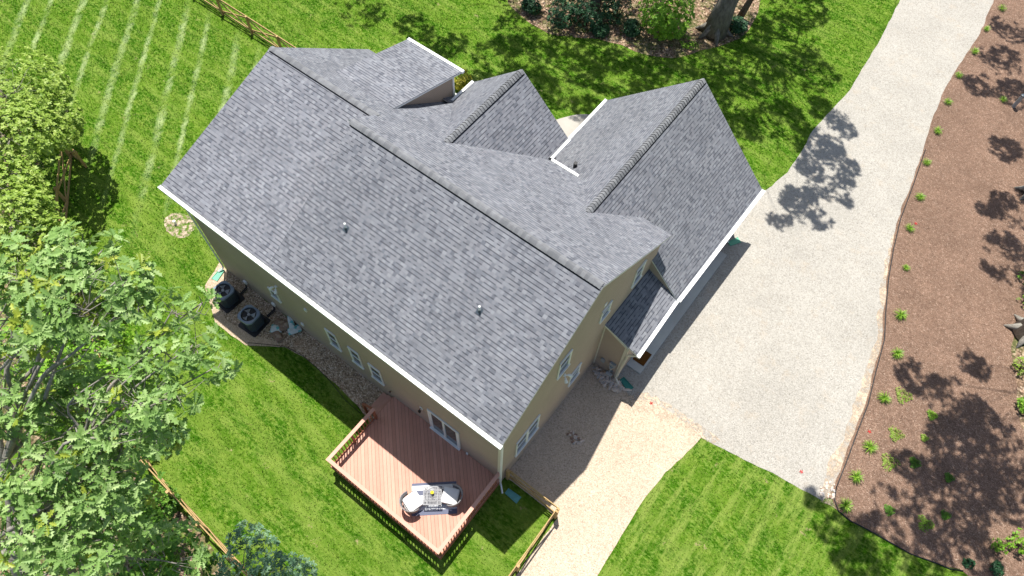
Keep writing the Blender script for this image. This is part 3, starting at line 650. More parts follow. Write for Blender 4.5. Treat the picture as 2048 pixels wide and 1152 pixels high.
# rug, table, chairs
rc=(G(822,970,zd)+G(913,962,zd)+G(917,1024,zd)+G(823,1033,zd))/4;ra=R(41)
r_=MB();hx,hy=.87,.62;r_.box((-hx,-hy,0),(hx,hy,.008));ro=r_.build('rug',rugmat(0,0));ro.location=(rc.x,rc.y,zd+.003);ro.rotation_euler=(0,0,ra);tag(ro,'navy and white striped outdoor rug lying on the deck','rug')
m=MB();
CAST=plain('cast_aluminium',(.19,.19,.20),.5,.4,metal=.1,var=.2)
tc=(G(847,974,1.08)+G(881,974,1.08)+G(883,1008,1.08)+G(848,1009,1.08))/4
T=empty('patio_table',(tc.x,tc.y,zd+.011),'square grey lattice metal table standing on the striped rug','table',rz=R(39))
def local(mb,name,mat,par,**k):
    loc=par.location.copy();par.location=(0,0,0);bpy.context.view_layer.update() if False else None
    o=mb.build(name,mat,par,**k);par.location=loc;return o
m=MB();h=.335
for s in (-1,1):
    m.box((s*h-.02,-h-.02,.44),(s*h+.02,h+.02,.46));m.box((-h,s*h-.0195,.441),(h,s*h+.0195,.461))
    m.box((s*.2-.012,-h,.442),(s*.2+.012,h,.457));m.box((-h,s*.2-.012,.4425),(h,s*.2+.012,.4575))
for k in range(-5,6):
    m.box((k*.056-.008,-h,.443),(k*.056+.008,h,.456));m.box((-h,k*.056-.0082,.4435),(h,k*.056+.0082,.4565))
for rr in (.10,.27):
    m.tube([(rr*math.cos(2*math.pi*k/24),rr*math.sin(2*math.pi*k/24),.452) for k in range(25)],.012,5,0,False)
local(m,'tabletop',CAST,T)
for sx in (-1,1):
    for sy in (-1,1):
        m=MB();m.tube([(sx*.28,sy*.28,.44),(sx*.22,sy*.22,.28),(sx*.25,sy*.25,.1),(sx*.31,sy*.31,.0)],.016,6);local(m,'leg',CAST,T)
m=MB();m.box((-.22,-.012,.2),(.22,.012,.215));m.box((-.012,-.22,.2005),(.012,.22,.2155));local(m,'stretcher',CAST,T)
P_=empty('potted_flower',(tc.x-.05,tc.y+.06,zd+.011+.463),'small yellow flower in a dark pot on the lattice table','potted flower')
m=MB();m.tube([(0,0,0),(0,0,.09)],[.04,.055],12);local(m,'pot',BLACK,P_)
m=MB();
for k in range(60):
    a=random.random()*6.28;rr=.055*math.sqrt(random.random());z=.14+.05*random.random()-rr*.3;x,y=rr*math.cos(a),rr*math.sin(a);s=.022
    b=random.random()*3;m.poly([(x-s*math.cos(b),y-s*math.sin(b),z),(x+s*math.sin(b),y-s*math.cos(b),z+.012),(x+s*math.cos(b),y+s*math.sin(b),z),(x-s*math.sin(b),y+s*math.cos(b),z+.008)])
local(m,'flowers',plain('yellow_petals',(.75,.62,.04),.7,.2),P_)
WICK=plain('grey_wicker',(.27,.26,.26),.6,.35,var=.35,vs=40);CUSH=plain('white_cushion',(.80,.80,.79),.85,.1,var=.04,bump=25)
def chair():
    r=empty('patio_chair')
    m=MB();K=15;V=[]
    # curved woven back and arms: arc open to +x
    for k in range(K+1):
        a=R(80)+R(200)*k/K;c,s=math.cos(a),math.sin(a);t=abs(k/K-.5)*2;top=.80-.22*t**1.6
        for rr,zz in ((.36,.28),(.40,top),(.43,top),(.39,.26)):V.append((c*rr-.02,s*rr,zz))
    F=[]
    for k in range(K):
        for j in range(4):F.append((4*k+j,4*k+(j+1)%4,4*k+4+(j+1)%4,4*k+4+j))
    F+=[(0,1,2,3),(4*K+3,4*K+2,4*K+1,4*K)]
    m.mesh(V,F);m.build('backrest',WICK,r,smooth=False)
    m=MB();m.tube([(.415*math.cos(R(78)+R(204)*k/16)-.02,.415*math.sin(R(78)+R(204)*k/16),.80-.22*(abs(k/16-.5)*2)**1.6+.01) for k in range(17)],.022,8);m.build('arm_rim',WICK,r,smooth=True)
    m=MB();m.prism([(.33,-.28),(.33,.28),(.0,.34),(-.28,.24),(-.34,0),(-.28,-.24),(0,-.34)],.22,.30);m.build('seat',WICK,r)
    for x,y in ((.3,-.27),(.3,.27),(-.24,-.25),(-.24,.25)):
        m=MB();m.tube([(x*.95,y*.95,.25),(x*1.05,y*1.08,0)],.016,6);m.build('leg',WICK,r)
    m=MB();m.box((-.27,-.31,.30),(.36,.31,.44));c=m.build('cushion',CUSH,r,smooth=True)
    b=c.modifiers.new('b','BEVEL');b.width=.045;b.segments=4
    return r
ch=chair();pc=G(824,1004,zd+.42);ch.location=(pc.x,pc.y,zd+.012);ch.rotation_euler=(0,0,R(74));tag(ch,'grey wicker tub chair with white cushion fully in the sun','chair','tub chairs on the rug')
ch2=copy_tree(ch);pc=G(903,992,zd+.42);ch2.location=(pc.x,pc.y,zd+.012);ch2.rotation_euler=(0,0,R(205));ch2['label']='grey wicker tub chair nearer the house and the shaded boards'
# ---------------------------------------------------------------- fences
def fence(a,b,n,label,h=1.2,name='crossbuck_fence',off=.06,mesh=True,side=1):
    a=Vector((a[0],a[1],0));b=Vector((b[0],b[1],0));d=(b-a)/n;L=d.length;u=d/L;s=Vector((-u.y,u.x,0))*side
    r=empty(name,tuple(a),label,'fence','wooden crossbuck fences round the back yard')
    for i in range(n+1):
        p=a+d*i;m=MB();m.box((-.06,-.06,0),(.06,.06,h+.03),0,Matrix.Translation(p)@Matrix.Rotation(math.atan2(u.y,u.x),4,'Z'));m.build('post',PINE,r,bevel=.01)
    for i in range(n):
        p=a+d*i;q=p+d
        for zz in (h-.08,.14):
            m=MB();m.bar(p+s*off+Vector((0,0,zz)),q+s*off+Vector((0,0,zz)),.035,.12);m.build('rail',PINE,r)
        m=MB();m.bar(p+s*(off+.022)+Vector((0,0,.2)),q+s*(off+.022)+Vector((0,0,h-.15)),.03,.1);m.build('cross_board',PINE,r)
        m=MB();m.bar(p+s*(off-.03)+Vector((0,0,h-.15)),q+s*(off-.03)+Vector((0,0,.2)),.03,.1);m.build('cross_board',PINE,r)
    return r
fence((.12,.33),(2.50,.33),1,'short wooden crossbuck fence from the house corner across to the gravel path')
fence((2.52,.26),(2.56,-9.6),4,'wooden crossbuck fence running along the gravel path past the back lawn',side=-1)
fence((-31.2,11.26),(-19.2,11.26),5,'wooden crossbuck fence crossing the side lawn behind the roof corner')
fence(G2(118,282,1.2),G2(148,303,1.2),1,'very short angled fence end peeking out of the yellow green tree')
fence(G2(118,284,1.2),(-22.6,-4.0),2,'wooden fence half hidden under the yellow green tree')
fence((-22.5,-4.1),(-13.2,-7.4),4,'wooden fence section hidden beneath the big oak leaves')
fence((-13.1,-7.6),(-11.4,-8.1),1,'fence piece disappearing under the oak branches')
fence((-11.4,-8.1),(-4.2,-8.56),4,'wooden crossbuck fence at the bottom left with thick leaning looking posts')
# ---------------------------------------------------------------- vegetation engine
def oak_tpl():
    half=[(.02,0),(.03,.12),(.15,.17),(.07,.27),(.25,.36),(.09,.46),(.31,.58),(.13,.68),(.21,.84),(.07,.90),(0,1.02)]
    V=[(0,0,0)];
    R_=[(x,y,.25*x-.22*y*y) for x,y in half];Lf=[(-x,y,z) for x,y,z in R_[:-1]]
    mid=[(0,.5,-.055-.03)]
    V=R_+Lf+[(0,0,0)]
    nR=len(R_);nL=len(Lf);c=nR+nL
    return np.array(V),[[c]+list(range(nR)),[c,nR-1]+list(range(nR+nL-1,nR-1,-1))]
def sim_tpl(w=.26):
    V=[(0,0,0),(w,.45,.05),(0,1,-.12),(-w,.45,.05)];return np.array(V),[[0,1,2,3]]
def oval_tpl(w=.28):
    V=[(0,0,0),(w*.8,.25,.05),(w,.55,.06),(w*.4,.88,-.03),(0,1,-.1),(-w*.4,.88,-.03),(-w,.55,.06),(-w*.8,.25,.05)];return np.array(V),[[0,1,2,3,4,5,6,7]]
TPL=dict(oak=oak_tpl(),sim=sim_tpl(),oval=oval_tpl(),narrow=sim_tpl(.12))
def norm(a):return a/np.maximum(np.linalg.norm(a,axis=1,keepdims=True),1e-9)
def leaf_mesh(name,P,A,Nn,S,tint,tpl,mat,parent,origin):
    V0,F0=TPL[tpl];A=norm(A);X=norm(np.cross(A,Nn));Z=np.cross(X,A);n=len(P);k=len(V0)
    V=(P[:,None,:]+S[:,None,None]*(V0[None,:,0:1]*X[:,None,:]+V0[None,:,1:2]*A[:,None,:]+V0[None,:,2:3]*Z[:,None,:])).reshape(-1,3)-np.array(origin)
    loops=np.concatenate([np.array(f) for f in F0]);sz=np.array([len(f) for f in F0])
    LI=(np.arange(n)[:,None]*k+loops[None,:]).reshape(-1);tot=np.tile(sz,n);st=np.concatenate([[0],np.cumsum(tot)[:-1]])
    me=bpy.data.meshes.new(name);me.vertices.add(len(V));me.vertices.foreach_set('co',V.astype(np.float32).reshape(-1))
    me.loops.add(len(LI));me.loops.foreach_set('vertex_index',LI.astype(np.int32));me.polygons.add(len(tot));me.polygons.foreach_set('loop_start',st.astype(np.int32))
    me.update(calc_edges=True)
    at=me.attributes.new('tint','FLOAT','FACE');at.data.foreach_set('value',np.repeat(tint,len(F0)).astype(np.float32))
    me.materials.append(mat);me.validate()
    o=bpy.data.objects.new(name,me);col.objects.link(o);o.parent=parent;return o
def clusters(blobs,rng,gap=.12,shell=.55):
    out=[];blobs=[b for b in blobs if b[2]]
    for c,r,n in blobs:
        c=np.array(c);r=np.array(r);k=0
        ph=rng.random(3)*50
        while k<n:
            d=rng.normal(size=3);d/=np.linalg.norm(d);q=rng.random()**(1/3.);q=shell+(1-shell)*q if rng.random()<.8 else q
            p=c+d*r*q
            if noise.noise(Vector((p*.55+ph)))<-gap and rng.random()<.85:k+=.34;continue
            out.append((p,d*r));k+=1
    return out
def foliage(name,cl,per,size,tpl,mat,parent,origin,rng,spread=.7,up=.8,jit=.12,tvar=.3,droop=0.,flat=.25,mat2=None,frac=0):
    n=len(cl);P=np.array([c[0] for c in cl]);Dv=norm(np.array([c[1] for c in cl]))
    Dv=norm(Dv+np.array([0,0,up*.9])+rng.normal(size=(n,3))*.25)
    P=np.repeat(P,per,0);Dv=np.repeat(Dv,per,0);m=len(P)
    ref=norm(rng.normal(size=(n,3)));ref=np.repeat(ref,per,0);X=norm(np.cross(Dv,ref));Y=np.cross(Dv,X)
    th=np.tile(np.arange(per)*(2*np.pi/per),n)+rng.normal(size=m)*.35
    A=norm(np.cos(th)[:,None]*X+np.sin(th)[:,None]*Y+Dv*(.15+.35*rng.random((m,1)))+np.array([0,0,-droop]))
    Nn=norm(Dv*1.2+np.array([0,0,.5])+rng.normal(size=(m,3))*.3)
    S=size*(.65+.6*rng.random(m));P=P+A*(.05*size)+rng.normal(size=(m,3))*jit*size
    ct=np.repeat(rng.random(n)*tvar,per)+rng.random(m)*(1-tvar);ct=np.clip(ct,0,1)
    o=leaf_mesh(name,P,A,Nn,S,ct,tpl,mat,parent,origin)
    if mat2:
        o.data.materials.append(mat2);sel=(rng.random(n)<frac).astype(np.int32);o.data.polygons.foreach_set('material_index',np.repeat(np.repeat(sel,per),len(TPL[tpl][1])));o.data.update()
    return o
def wobble(a,b,n,amp,rng):
    a=np.array(a,float);b=np.array(b,float);pts=[]
    for i in range(n+1):
        t=i/n;p=a+(b-a)*t+(rng.normal(size=3)*amp*math.sin(math.pi*t) if 0<i<n else 0);pts.append(tuple(p))
    return pts
def tree(name,label,cat,base,fork,rt,blobs,size,per,tpl,mat,barkm,group=None,seed=1,gap=.12,twig=True,limb=.1,shell=.55,extra=None,**kw):
    rng=np.random.default_rng(seed);r=empty(name,tuple(base),label,cat,group)
    base=np.array(base,float);fork=np.array(fork,float)
    m=MB();pts=wobble(base,fork,6,.12,rng);m.tube(pts,[rt*(1.35 if i==0 else 1.05-.45*i/6) for i in range(7)],12)
    for k in range(6):      # root flare
        a=k*1.05+rng.random()*.4;e=base+np.array([math.cos(a)*rt*2.0,math.sin(a)*rt*2.0,.02]);m.tube([tuple(base+np.array([math.cos(a)*rt*.6,math.sin(a)*rt*.6,rt*1.1])),tuple(base+np.array([math.cos(a)*rt*1.3,math.sin(a)*rt*1.3,rt*.35])),tuple(e)],[rt*.4,rt*.28,rt*.08],6)
    m.build('trunk',barkm,r,smooth=True)
    cl=clusters(blobs,rng,gap,shell)
    m=MB();blobs=[b for b in blobs if b[2]]
    for c,rr,n in blobs:
        c=np.array(c,float);mid=fork+(c-fork)*.5+np.array([0,0,.08*np.linalg.norm(c-fork)])
        p=[tuple(fork)]+[tuple(q) for q in (fork*.55+mid*.45,mid,mid*.5+c*.5,c)]
        bl=np.linalg.norm(c-fork);p=[tuple(np.array(q)+rng.normal(size=3)*.04*bl*(0<i<4)) for i,q in enumerate(p)]
        P5=[2*np.array(p[0])-np.array(p[1])]+[np.array(q) for q in p]+[2*np.array(p[-1])-np.array(p[-2])];sp=[]
        for i in range(1,5):
            for t in (0,.25,.5,.75):
                q0,q1,q2,q3=P5[i-1:i+3];sp.append(tuple(.5*((2*q1)+(q2-q0)*t+(2*q0-5*q1+4*q2-q3)*t*t+(3*q1-q0-3*q2+q3)*t**3)))
        sp.append(tuple(P5[5]));m.tube(sp,[limb*(.9-.68*i/16) for i in range(17)],7)
        for j in range(max(3,int(n/28))):
            d=rng.normal(size=3);d/=np.linalg.norm(d);e=c+d*np.array(rr)*.75;s0=np.array(p[rng.integers(2,5)]);m.tube(wobble(s0,e,3,.12,rng),[limb*.24,limb*.17,limb*.11,limb*.06],5)
    if twig:
        for p,d in cl[::2]:
            dn=d/np.linalg.norm(d);q=p-dn*size*2.2-np.array([0,0,size*1.0]);m.tube([tuple(q),tuple(p)],[.012,.006],3,0,False)
    m.build('limbs',barkm,r,smooth=True)
    foliage('crown',cl,per,size,tpl,mat,r,tuple(base),rng,mat2=extra[0] if extra else None,frac=extra[1] if extra else 0,**kw)
    return r
def shrub(name,label,cat,px,hz,rad,n,size,per,tpl,mat,seed=1,group=None,base=None,**kw):
    rng=np.random.default_rng(seed);b=base or G(*px);b=(b[0],b[1],0.0);r=empty(name,b,label,cat,group);b=np.array(b)
    blobs=[((b[0],b[1],hz),(rad,rad,hz*.95),n)]
    for k in range(4):
        a=rng.random()*6.28;blobs.append(((b[0]+math.cos(a)*rad*.55,b[1]+math.sin(a)*rad*.55,hz*(.7+.5*rng.random())),(rad*.55,rad*.55,hz*.6),n//4))
    m=MB()
    for k in range(7):
        a=rng.random()*6.28;m.tube([tuple(b),tuple(b+np.array([math.cos(a)*rad*.3,math.sin(a)*rad*.3,hz*.8])),tuple(b+np.array([math.cos(a)*rad*.6,math.sin(a)*rad*.6,hz*1.3]))],[.03,.02,.008],5)
    m.build('stems',BARKB,r)
    cl=[c for c in clusters(blobs,rng,.1,.6) if c[0][2]>.03]
    foliage('leaves',cl,per,size,tpl,mat,r,tuple(b),rng,**kw);return r
def B(px,py,z,r,n,rz=None):
    p=G(px,py,z);return ((p.x,p.y,p.z),(r,r,rz or r*.7),n)
SH_=(-SUN.x/SUN.z,-SUN.y/SUN.z)
def SB(px,py,h,r,n,rz=None):
    "crown blob whose shade falls on the ground seen at (px,py)"
    g=G(px,py)
    while h<20.5:
        c=Vector((g.x-SH_[0]*h,g.y-SH_[1]*h,h));v=c-CC;f=v.dot(CF);R0=(r*1.15+.3)*CAM['f']/max(f,.1)
        u=1024+CAM['f']*v.dot(CR)/f;w_=576-CAM['f']*v.dot(CU)/f
        if f>4 and (u>2048+R0 or u<-R0 or w_<-R0):break
        h+=.5
    else:
        n=0
    return ((c.x,c.y,c.z),(r,r,rz or r*.6),n)
# ---------------------------------------------------------------- trees, left foreground
tree('oak_tree','tall oak whose lobed pale green leaves fill the middle of the left edge','tree',(-9.6,-12.6,0),(-8.6,-9.4,11.0),.26,
  [B(150,520,15.5,.85,36),B(235,560,16,.72,28),B(110,600,15.5,.95,36),B(50,540,15.5,1.0,36),B(20,640,15.5,1.1,43),B(205,500,15.5,.5,11),B(270,600,16,.4,8),B(180,620,15.6,.7,20)],.235,8,'oak',OAKL,BARKP,'oaks beyond the back fence',3,gap=.15,limb=.075,extra=(OAKY,.08))
tree('oak_tree','oak reaching its sparse branch tips towards the air conditioners','tree',(-7.4,-12.6,0),(-6.9,-9.4,11.0),.24,
  [B(345,620,15.5,.5,13,.35),B(385,690,15.2,.55,14,.35),B(325,700,15.3,.5,9,.3),B(430,735,15,.38,7,.25),B(270,800,15,.95,35),B(220,745,14.6,.75,24),B(350,790,15,.55,12),B(300,860,14.6,.75,24),B(405,605,15.6,.25,3,.2)],.225,8,'oak',OAKL,BARKP,'oaks beyond the back fence',5,gap=.1,limb=.06,extra=(OAKY,.06))
tree('oak_tree','broad oak with dense lobed leaves in the bottom left corner','tree',(-8.6,-14.4,0),(-8.6,-11.2,8.0),.3,
  [B(60,760,13,1.4,80),B(150,850,13.4,1.2,76),B(40,900,13,1.4,80),B(210,930,13,1.0,56),B(120,990,12.5,1.4,68),B(40,1060,12.5,1.5,76),B(250,870,13.6,.8,35),B(200,1080,12,1.2,52),B(240,1000,12,.9,34),B(10,700,12.4,1.2,51),B(320,1120,10.5,1.1,37),B(110,1140,12,1.3,59)],.24,7,'oak',OAKL,BARKP,'oaks beyond the back fence',7,gap=.12,limb=.09,extra=(OAKY,.04))
tree('small_maple','yellow green small leaved tree over the far end of the fence','tree',(-31.5,-3.8,0),(-30.5,-3.0,2.6),.14,
  [B(30,185,4.6,2.3,900),B(85,245,4,1.7,600),B(20,280,4.6,2.1,760),B(118,228,4.0,1.0,130),B(40,350,3.2,1.2,220),B(-40,200,4.6,2.5,300),B(20,230,2.6,2.2,700),B(10,380,4.5,1.6,460)],.125,10,'oval',LIMEL,BARKP,None,11,gap=.1,limb=.06,twig=False,tvar=.5)
tree('small_maple','bright green small leaved tree under the oak leaves by the fence','tree',(-24.5,-6.3,0),(-24,-5.5,2.5),.13,
  [B(30,440,4.5,1.7,600),B(95,490,4,1.4,420),B(20,510,4,2.0,340),B(70,450,3.2,.7,100),B(10,400,2.2,1.6,300),B(170,560,2.8,1.1,160),B(60,570,3.6,1.6,240)],.125,10,'oval',LIMEL,BARKP,None,13,gap=.08,limb=.06,twig=False,tvar=.5)
tree('small_maple','leafy green understory tree beneath the oak on the left','tree',(-18.5,-8.6,0),(-18.3,-8.0,1.8),.11,
  [B(190,700,3,1.4,210),B(130,740,3,1.6,220),B(230,690,2.2,1.0,90),B(60,680,3.5,1.6,200),B(200,800,3.5,1.5,200),B(90,830,4,1.8,220),B(255,780,3,1.0,90)],.14,8,'oval',BRIGHTL,BARKP,None,17,gap=.05,limb=.05,twig=False)
tree('small_maple','mid green understory tree at the very bottom left','tree',(-11.3,-10.8,0),(-11.2,-10.5,2.2),.12,
  [B(170,960,4.5,1.6,260),B(250,960,4,1.2,160),B(200,1050,4.5,1.5,240),B(270,1030,3,.9,80),B(330,1110,4.5,1.0,110),B(90,1060,5,1.7,230),B(270,1120,5,1.3,160),B(380,1140,4.6,.8,60)],.14,8,'oval',MIDL,BARKP,None,19,gap=.06,limb=.05,twig=False)
tree('oak_sapling','blue green feathery young oak at the bottom of the lawn','tree',(-4.7,-8.9,0),(-4.8,-8.8,2.0),.07,
  [B(495,1085,4.2,.7,75,.5),B(520,1110,4.4,.65,70,.5),B(560,1138,4.2,.6,60,.45),B(600,1150,4,.55,40,.4),B(460,1120,4.0,.65,60,.5),B(540,1160,4.6,.9,80)],.115,9,'oak',BLUEL,BARKP,None,23,gap=.05,limb=.03,twig=False)
# undergrowth below the oaks
for i,(p,h,r,mt,lb) in enumerate([((262,640),.9,.9,MIDL,'low green bush on the lawn edge below the oak branch tips'),((115,620),1.0,1.4,MIDL,'dark green bush under the oak nearest the fence'),((330,1010),.5,.7,MIDL,'small bush beside the fence at the bottom left'),((170,640),.8,1.2,MIDL,'green bush between the fence and the lawn')][1:3]):
    shrub('bush',lb,'bush',p,h,r,160,.09,7,'oval',mt,31+i)
# ---------------------------------------------------------------- woods at the top
gt='tall trees shading the front lawn'
tree('large_oak','massive grey forked oak trunk at the edge of the top woods','tree',tuple(G(1428,66))[:2]+(0,),(-5.6,30.6,10.5),.55,
  [SB(1330,150,15,2.12,286),SB(1430,190,16,2.00,260),SB(1520,150,15,2.00,234),SB(1240,150,16,1.88,234),SB(1560,240,16,1.50,156),SB(1640,215,15,.8,70),SB(1610,250,15,.7,60),SB(1690,262,15,.6,34),SB(1660,300,15,.7,60),SB(1700,335,15,.5,30),SB(1620,340,15,.8,80),SB(1650,375,15,.7,60),SB(1590,400,15,.8,70),SB(1640,440,15,.6,40),SB(1560,440,15,.6,34),SB(1690,400,15,.45,22),SB(1640,300,15,1.38,119),SB(1610,410,15,1.19,93),SB(1680,245,15,0.75,36),SB(1690,360,15,0.62,31),SB(1480,260,17,1.38,130),SB(1620,140,15,1.75,182),SB(1400,110,15,2.00,234),SB(1560,70,14,2.00,156),SB(1265,205,17,0.75,41)],.24,8,'oak',OAKL,BARK,gt,41,gap=.05,shell=.15,limb=.035,twig=False)
tree('large_oak','straight grey trunk rising from the dark shrubs in the top woods','tree',tuple(G(1187,26))[:2]+(0,),(-13.6,28.0,11.0),.27,
  [SB(1150,120,15,2.00,260),SB(1090,180,17,1.62,182),SB(1010,120,15,2.00,234),SB(960,180,16,1.38,119),SB(900,110,15,1.62,130),SB(1180,220,17.5,1.25,104),SB(830,60,15,1.25,78),SB(720,20,14,1.50,104),SB(1060,60,14,2.00,208),SB(1200,60,14,2.00,182)],.24,8,'oak',OAKL,BARK,gt,43,gap=.05,shell=.15,limb=.035,twig=False)
tree('large_oak','thin brown trunk standing right of the forked oak','tree',tuple(G(1478,38))[:2]+(0,),(-4.2,32.5,9.5),.16,
  [SB(1480,60,13,2.00,182),SB(1300,60,13,2.00,182),SB(1600,20,13,1.75,130)],.24,8,'oak',OAKL,BARKB,gt,45,gap=.06,limb=.07,twig=False)
shrub('shrub','large bright green shrub at the edge of the top woods','shrub',(1322,62),1.5,1.55,420,.13,8,'oval',BRIGHTL,51,tvar=.5)
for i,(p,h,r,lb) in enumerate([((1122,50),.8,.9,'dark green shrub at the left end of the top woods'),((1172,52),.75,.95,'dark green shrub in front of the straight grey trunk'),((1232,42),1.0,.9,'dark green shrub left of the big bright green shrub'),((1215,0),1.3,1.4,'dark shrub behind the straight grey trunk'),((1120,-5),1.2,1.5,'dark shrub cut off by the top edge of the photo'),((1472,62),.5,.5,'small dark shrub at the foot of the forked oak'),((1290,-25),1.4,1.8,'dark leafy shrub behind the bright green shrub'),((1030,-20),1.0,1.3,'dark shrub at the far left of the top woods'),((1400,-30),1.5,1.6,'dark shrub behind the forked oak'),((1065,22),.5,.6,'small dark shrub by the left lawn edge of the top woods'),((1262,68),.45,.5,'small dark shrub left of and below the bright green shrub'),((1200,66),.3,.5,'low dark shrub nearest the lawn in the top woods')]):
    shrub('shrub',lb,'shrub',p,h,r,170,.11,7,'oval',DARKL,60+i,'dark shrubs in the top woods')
shrub('shrub','low light green seedlings at the lawn edge of the top woods','shrub',(1372,92),.22,.5,50,.09,6,'oval',BRIGHTL,75)
shrub('shrub','golden yellow shrub between the dormer and the middle gable','shrub',(922,172),.55,.62,230,.07,8,'sim',YELL,77)
shrub('shrub','small yellow green shrub touching the middle gable edge','shrub',(955,168),.3,.35,70,.07,7,'sim',LIMEL,78)
# ---------------------------------------------------------------- trees at the right
gr='large trees beside the mulch bed'
def right_tree(px,py,r,fork,blobs,label,seed):
    g=G(px,py);return tree('large_tree',label,'tree',(g.x,g.y,0),fork,r,blobs,.22,8,'oak',MIDL,BARKP,gr,seed,gap=.05,shell=.15,limb=.035,twig=False)
right_tree(2062,388,.42,(14.5,31.0,9.5),[SB(2010,300,14,0.92,96),SB(2030,420,14,1.26,134),SB(1975,420,15,0.57,38),SB(2010,500,14,1.03,96),SB(2040,560,14,0.92,81),SB(1985,540,15,0.57,38)],'large grey trunk on the mulch at the upper right edge',81)
tree('large_tree','out of sight tree shading the top right corner of the mulch','tree',(15.5,39.0,0),(14.0,38.5,12),.35,[SB(2000,120,14,1.26,144),SB(1960,170,14,0.92,86),SB(2030,190,14,1.15,120),SB(2020,60,13,1.15,86)],.22,8,'oak',MIDL,BARK,gr,87,gap=.05,shell=.15,limb=.035,twig=False)
right_tree(2052,668,.5,(16.5,21.5,9.5),[SB(1835,755,15,0.92,105),SB(1890,790,15,1.03,120),SB(1940,840,14,1.26,144),SB(1990,900,14,1.38,153),SB(1900,880,15,1.03,110),SB(1870,960,15,1.03,110),SB(1940,960,14,1.26,144),SB(1820,930,16,0.69,57),SB(2010,990,14,1.26,134),SB(1950,730,14,0.69,57),SB(1860,1040,16,1.03,105),SB(1930,1050,15,1.15,120)],'wide grey trunk with flared roots at the right edge',83)
tree('large_tree','out of sight tree shading the bottom right lawn','tree',(19.5,9.0,0),(17.5,11.0,10),.4,[SB(1780,1000,16,0.80,62),SB(1760,1080,17,1.03,96),SB(1680,1060,17,1.03,105),SB(1600,1090,18,1.03,96),SB(1500,1100,18,0.92,72),SB(1720,1140,17,1.15,105),SB(1850,1120,16,1.15,120),SB(1420,1040,18.5,0.69,38),SB(1630,1000,18,0.46,24),SB(1950,1120,15,1.15,110)],.22,8,'oak',MIDL,BARK,gr,85,gap=.05,shell=.15,limb=.035,twig=False)
for i,(p,h,r,mt,lb) in enumerate([((2040,738),.35,.45,LIMEL,'lime green seedling at the right edge below the flared trunk'),((2046,605),.3,.35,BRIGHTL,'bright green seedling above the flared trunk'),((2052,560),.4,.5,MIDL,'green seedling at the right edge above the roots'),((2034,1088),.45,.5,BRIGHTL,'bright green branchy bush in the bottom right corner'),((1990,1138),.16,.26,DARKL,'dark low plant in the bottom right corner'),((1935,1128),.12,.18,DARKL,'dark seedling at the end of the black edging'),((2046,815),.3,.4,BRIGHTL,'bright seedling on the right edge beside the bed'),((1992,1094),.35,.33,BRIGHTL,'narrow bright sprig left of the corner bush')]):
    shrub('seedling',lb,'plant',p,h,r,34,.085,7,'oval',mt,90+i)
# ---------------------------------------------------------------- daylilies and ground covers
def lily_mesh(seed,n=70,L=.30):
    rng=np.random.default_rng(seed);m=MB()
    for k in range(n):
        a=rng.random()*6.283;l=L*(.6+.5*rng.random());w=.011;up=.5+.5*rng.random();c,s=math.cos(a),math.sin(a);sx,sy=-s*w,c*w
        P=[(.0,.02),(.35,.75*up),(.7,.9*up),(1.0,.45*up)]
        V=[];
        for i,(t,z) in enumerate(P):
            q=(1-(i/3)**2)*.9+.1;V+=[(c*l*t+sx*q,s*l*t+sy*q,z*l),(c*l*t-sx*q,s*l*t-sy*q,z*l)]
        m.mesh(V,[(2*i,2*i+1,2*i+3,2*i+2) for i in range(3)])
    return m
LM=[]
def lily(px,py,sc,k,label):
    p=G(px,py)
    if len(LM)<4:
        o=lily_mesh(200+k).build('daylily',LILY);me=o.data;at=me.attributes.new('tint','FLOAT','FACE');at.data.foreach_set('value',np.repeat(RNG.random(len(me.polygons)//3),3).astype(np.float32));LM.append(o)
    else:
        o=LM[k%4].copy();col.objects.link(o)
    o.location=(p.x,p.y,.028);o.rotation_euler=(0,0,k*1.7);o.scale=(sc,sc,sc);tag(o,label,'plant','daylily clumps along the driveway edge')
ll=[(2002,20,1.0,'topmost daylily clump of the row, at the top edge of the mulch'),(1972,61,.85,'second daylily clump from the top, in tree shadow'),(1947,106,1.0,'third daylily clump from the top of the driveway row'),(1916,153,.95,'fourth daylily clump from the top of the driveway row'),(1894,207,.95,'daylily clump level with the grey bollard, at the driveway edge'),(1874,265,1.0,'daylily clump just below the one level with the bollard'),(2004,202,.85,'lone daylily clump standing apart next to the grey bollard'),(1851,327,.95,'daylily clump where the driveway edge bends, eighth from the top'),(1838,397,1.0,'daylily clump level with the upper right trunk'),(1818,459,.95,'daylily clump beside a red leaf'),(1810,538,.75,'smallest daylily clump of the driveway row'),(1798,632,1.2,'large daylily clump level with the flared trunk'),(1792,710,1.1,'daylily clump under the flared trunk level, next below the large one'),(1766,798,1.15,'daylily clump left of the brownish creeping plant'),(1737,897,1.2,'daylily clump between the two pale green mats and the driveway'),(1709,955,1.15,'second daylily clump from the bottom of the row'),(1689,1013,1.15,'lowest daylily clump at the corner of the black edging')]
for k,(x,y,s,lb) in enumerate(ll):lily(x,y,s*1.02,k,lb)
def mat_plant(px,py,r,mt,label,seed,n=150):
    rng=np.random.default_rng(seed);g=G(px,py);cl=[]
    for k in range(n):
        a=rng.random()*6.28;q=r*math.sqrt(rng.random())*(1+.25*math.sin(3*a));cl.append((np.array([g.x+q*math.cos(a),g.y+q*math.sin(a),.04+.06*rng.random()]),np.array([math.cos(a),math.sin(a),.6])))
    o=foliage('creeping_plant',cl,5,.045,'sim',mt,None,(g.x,g.y,0),rng);o.location=(g.x,g.y,.02);tag(o,label,'plant','low creeping plants in the mulch')
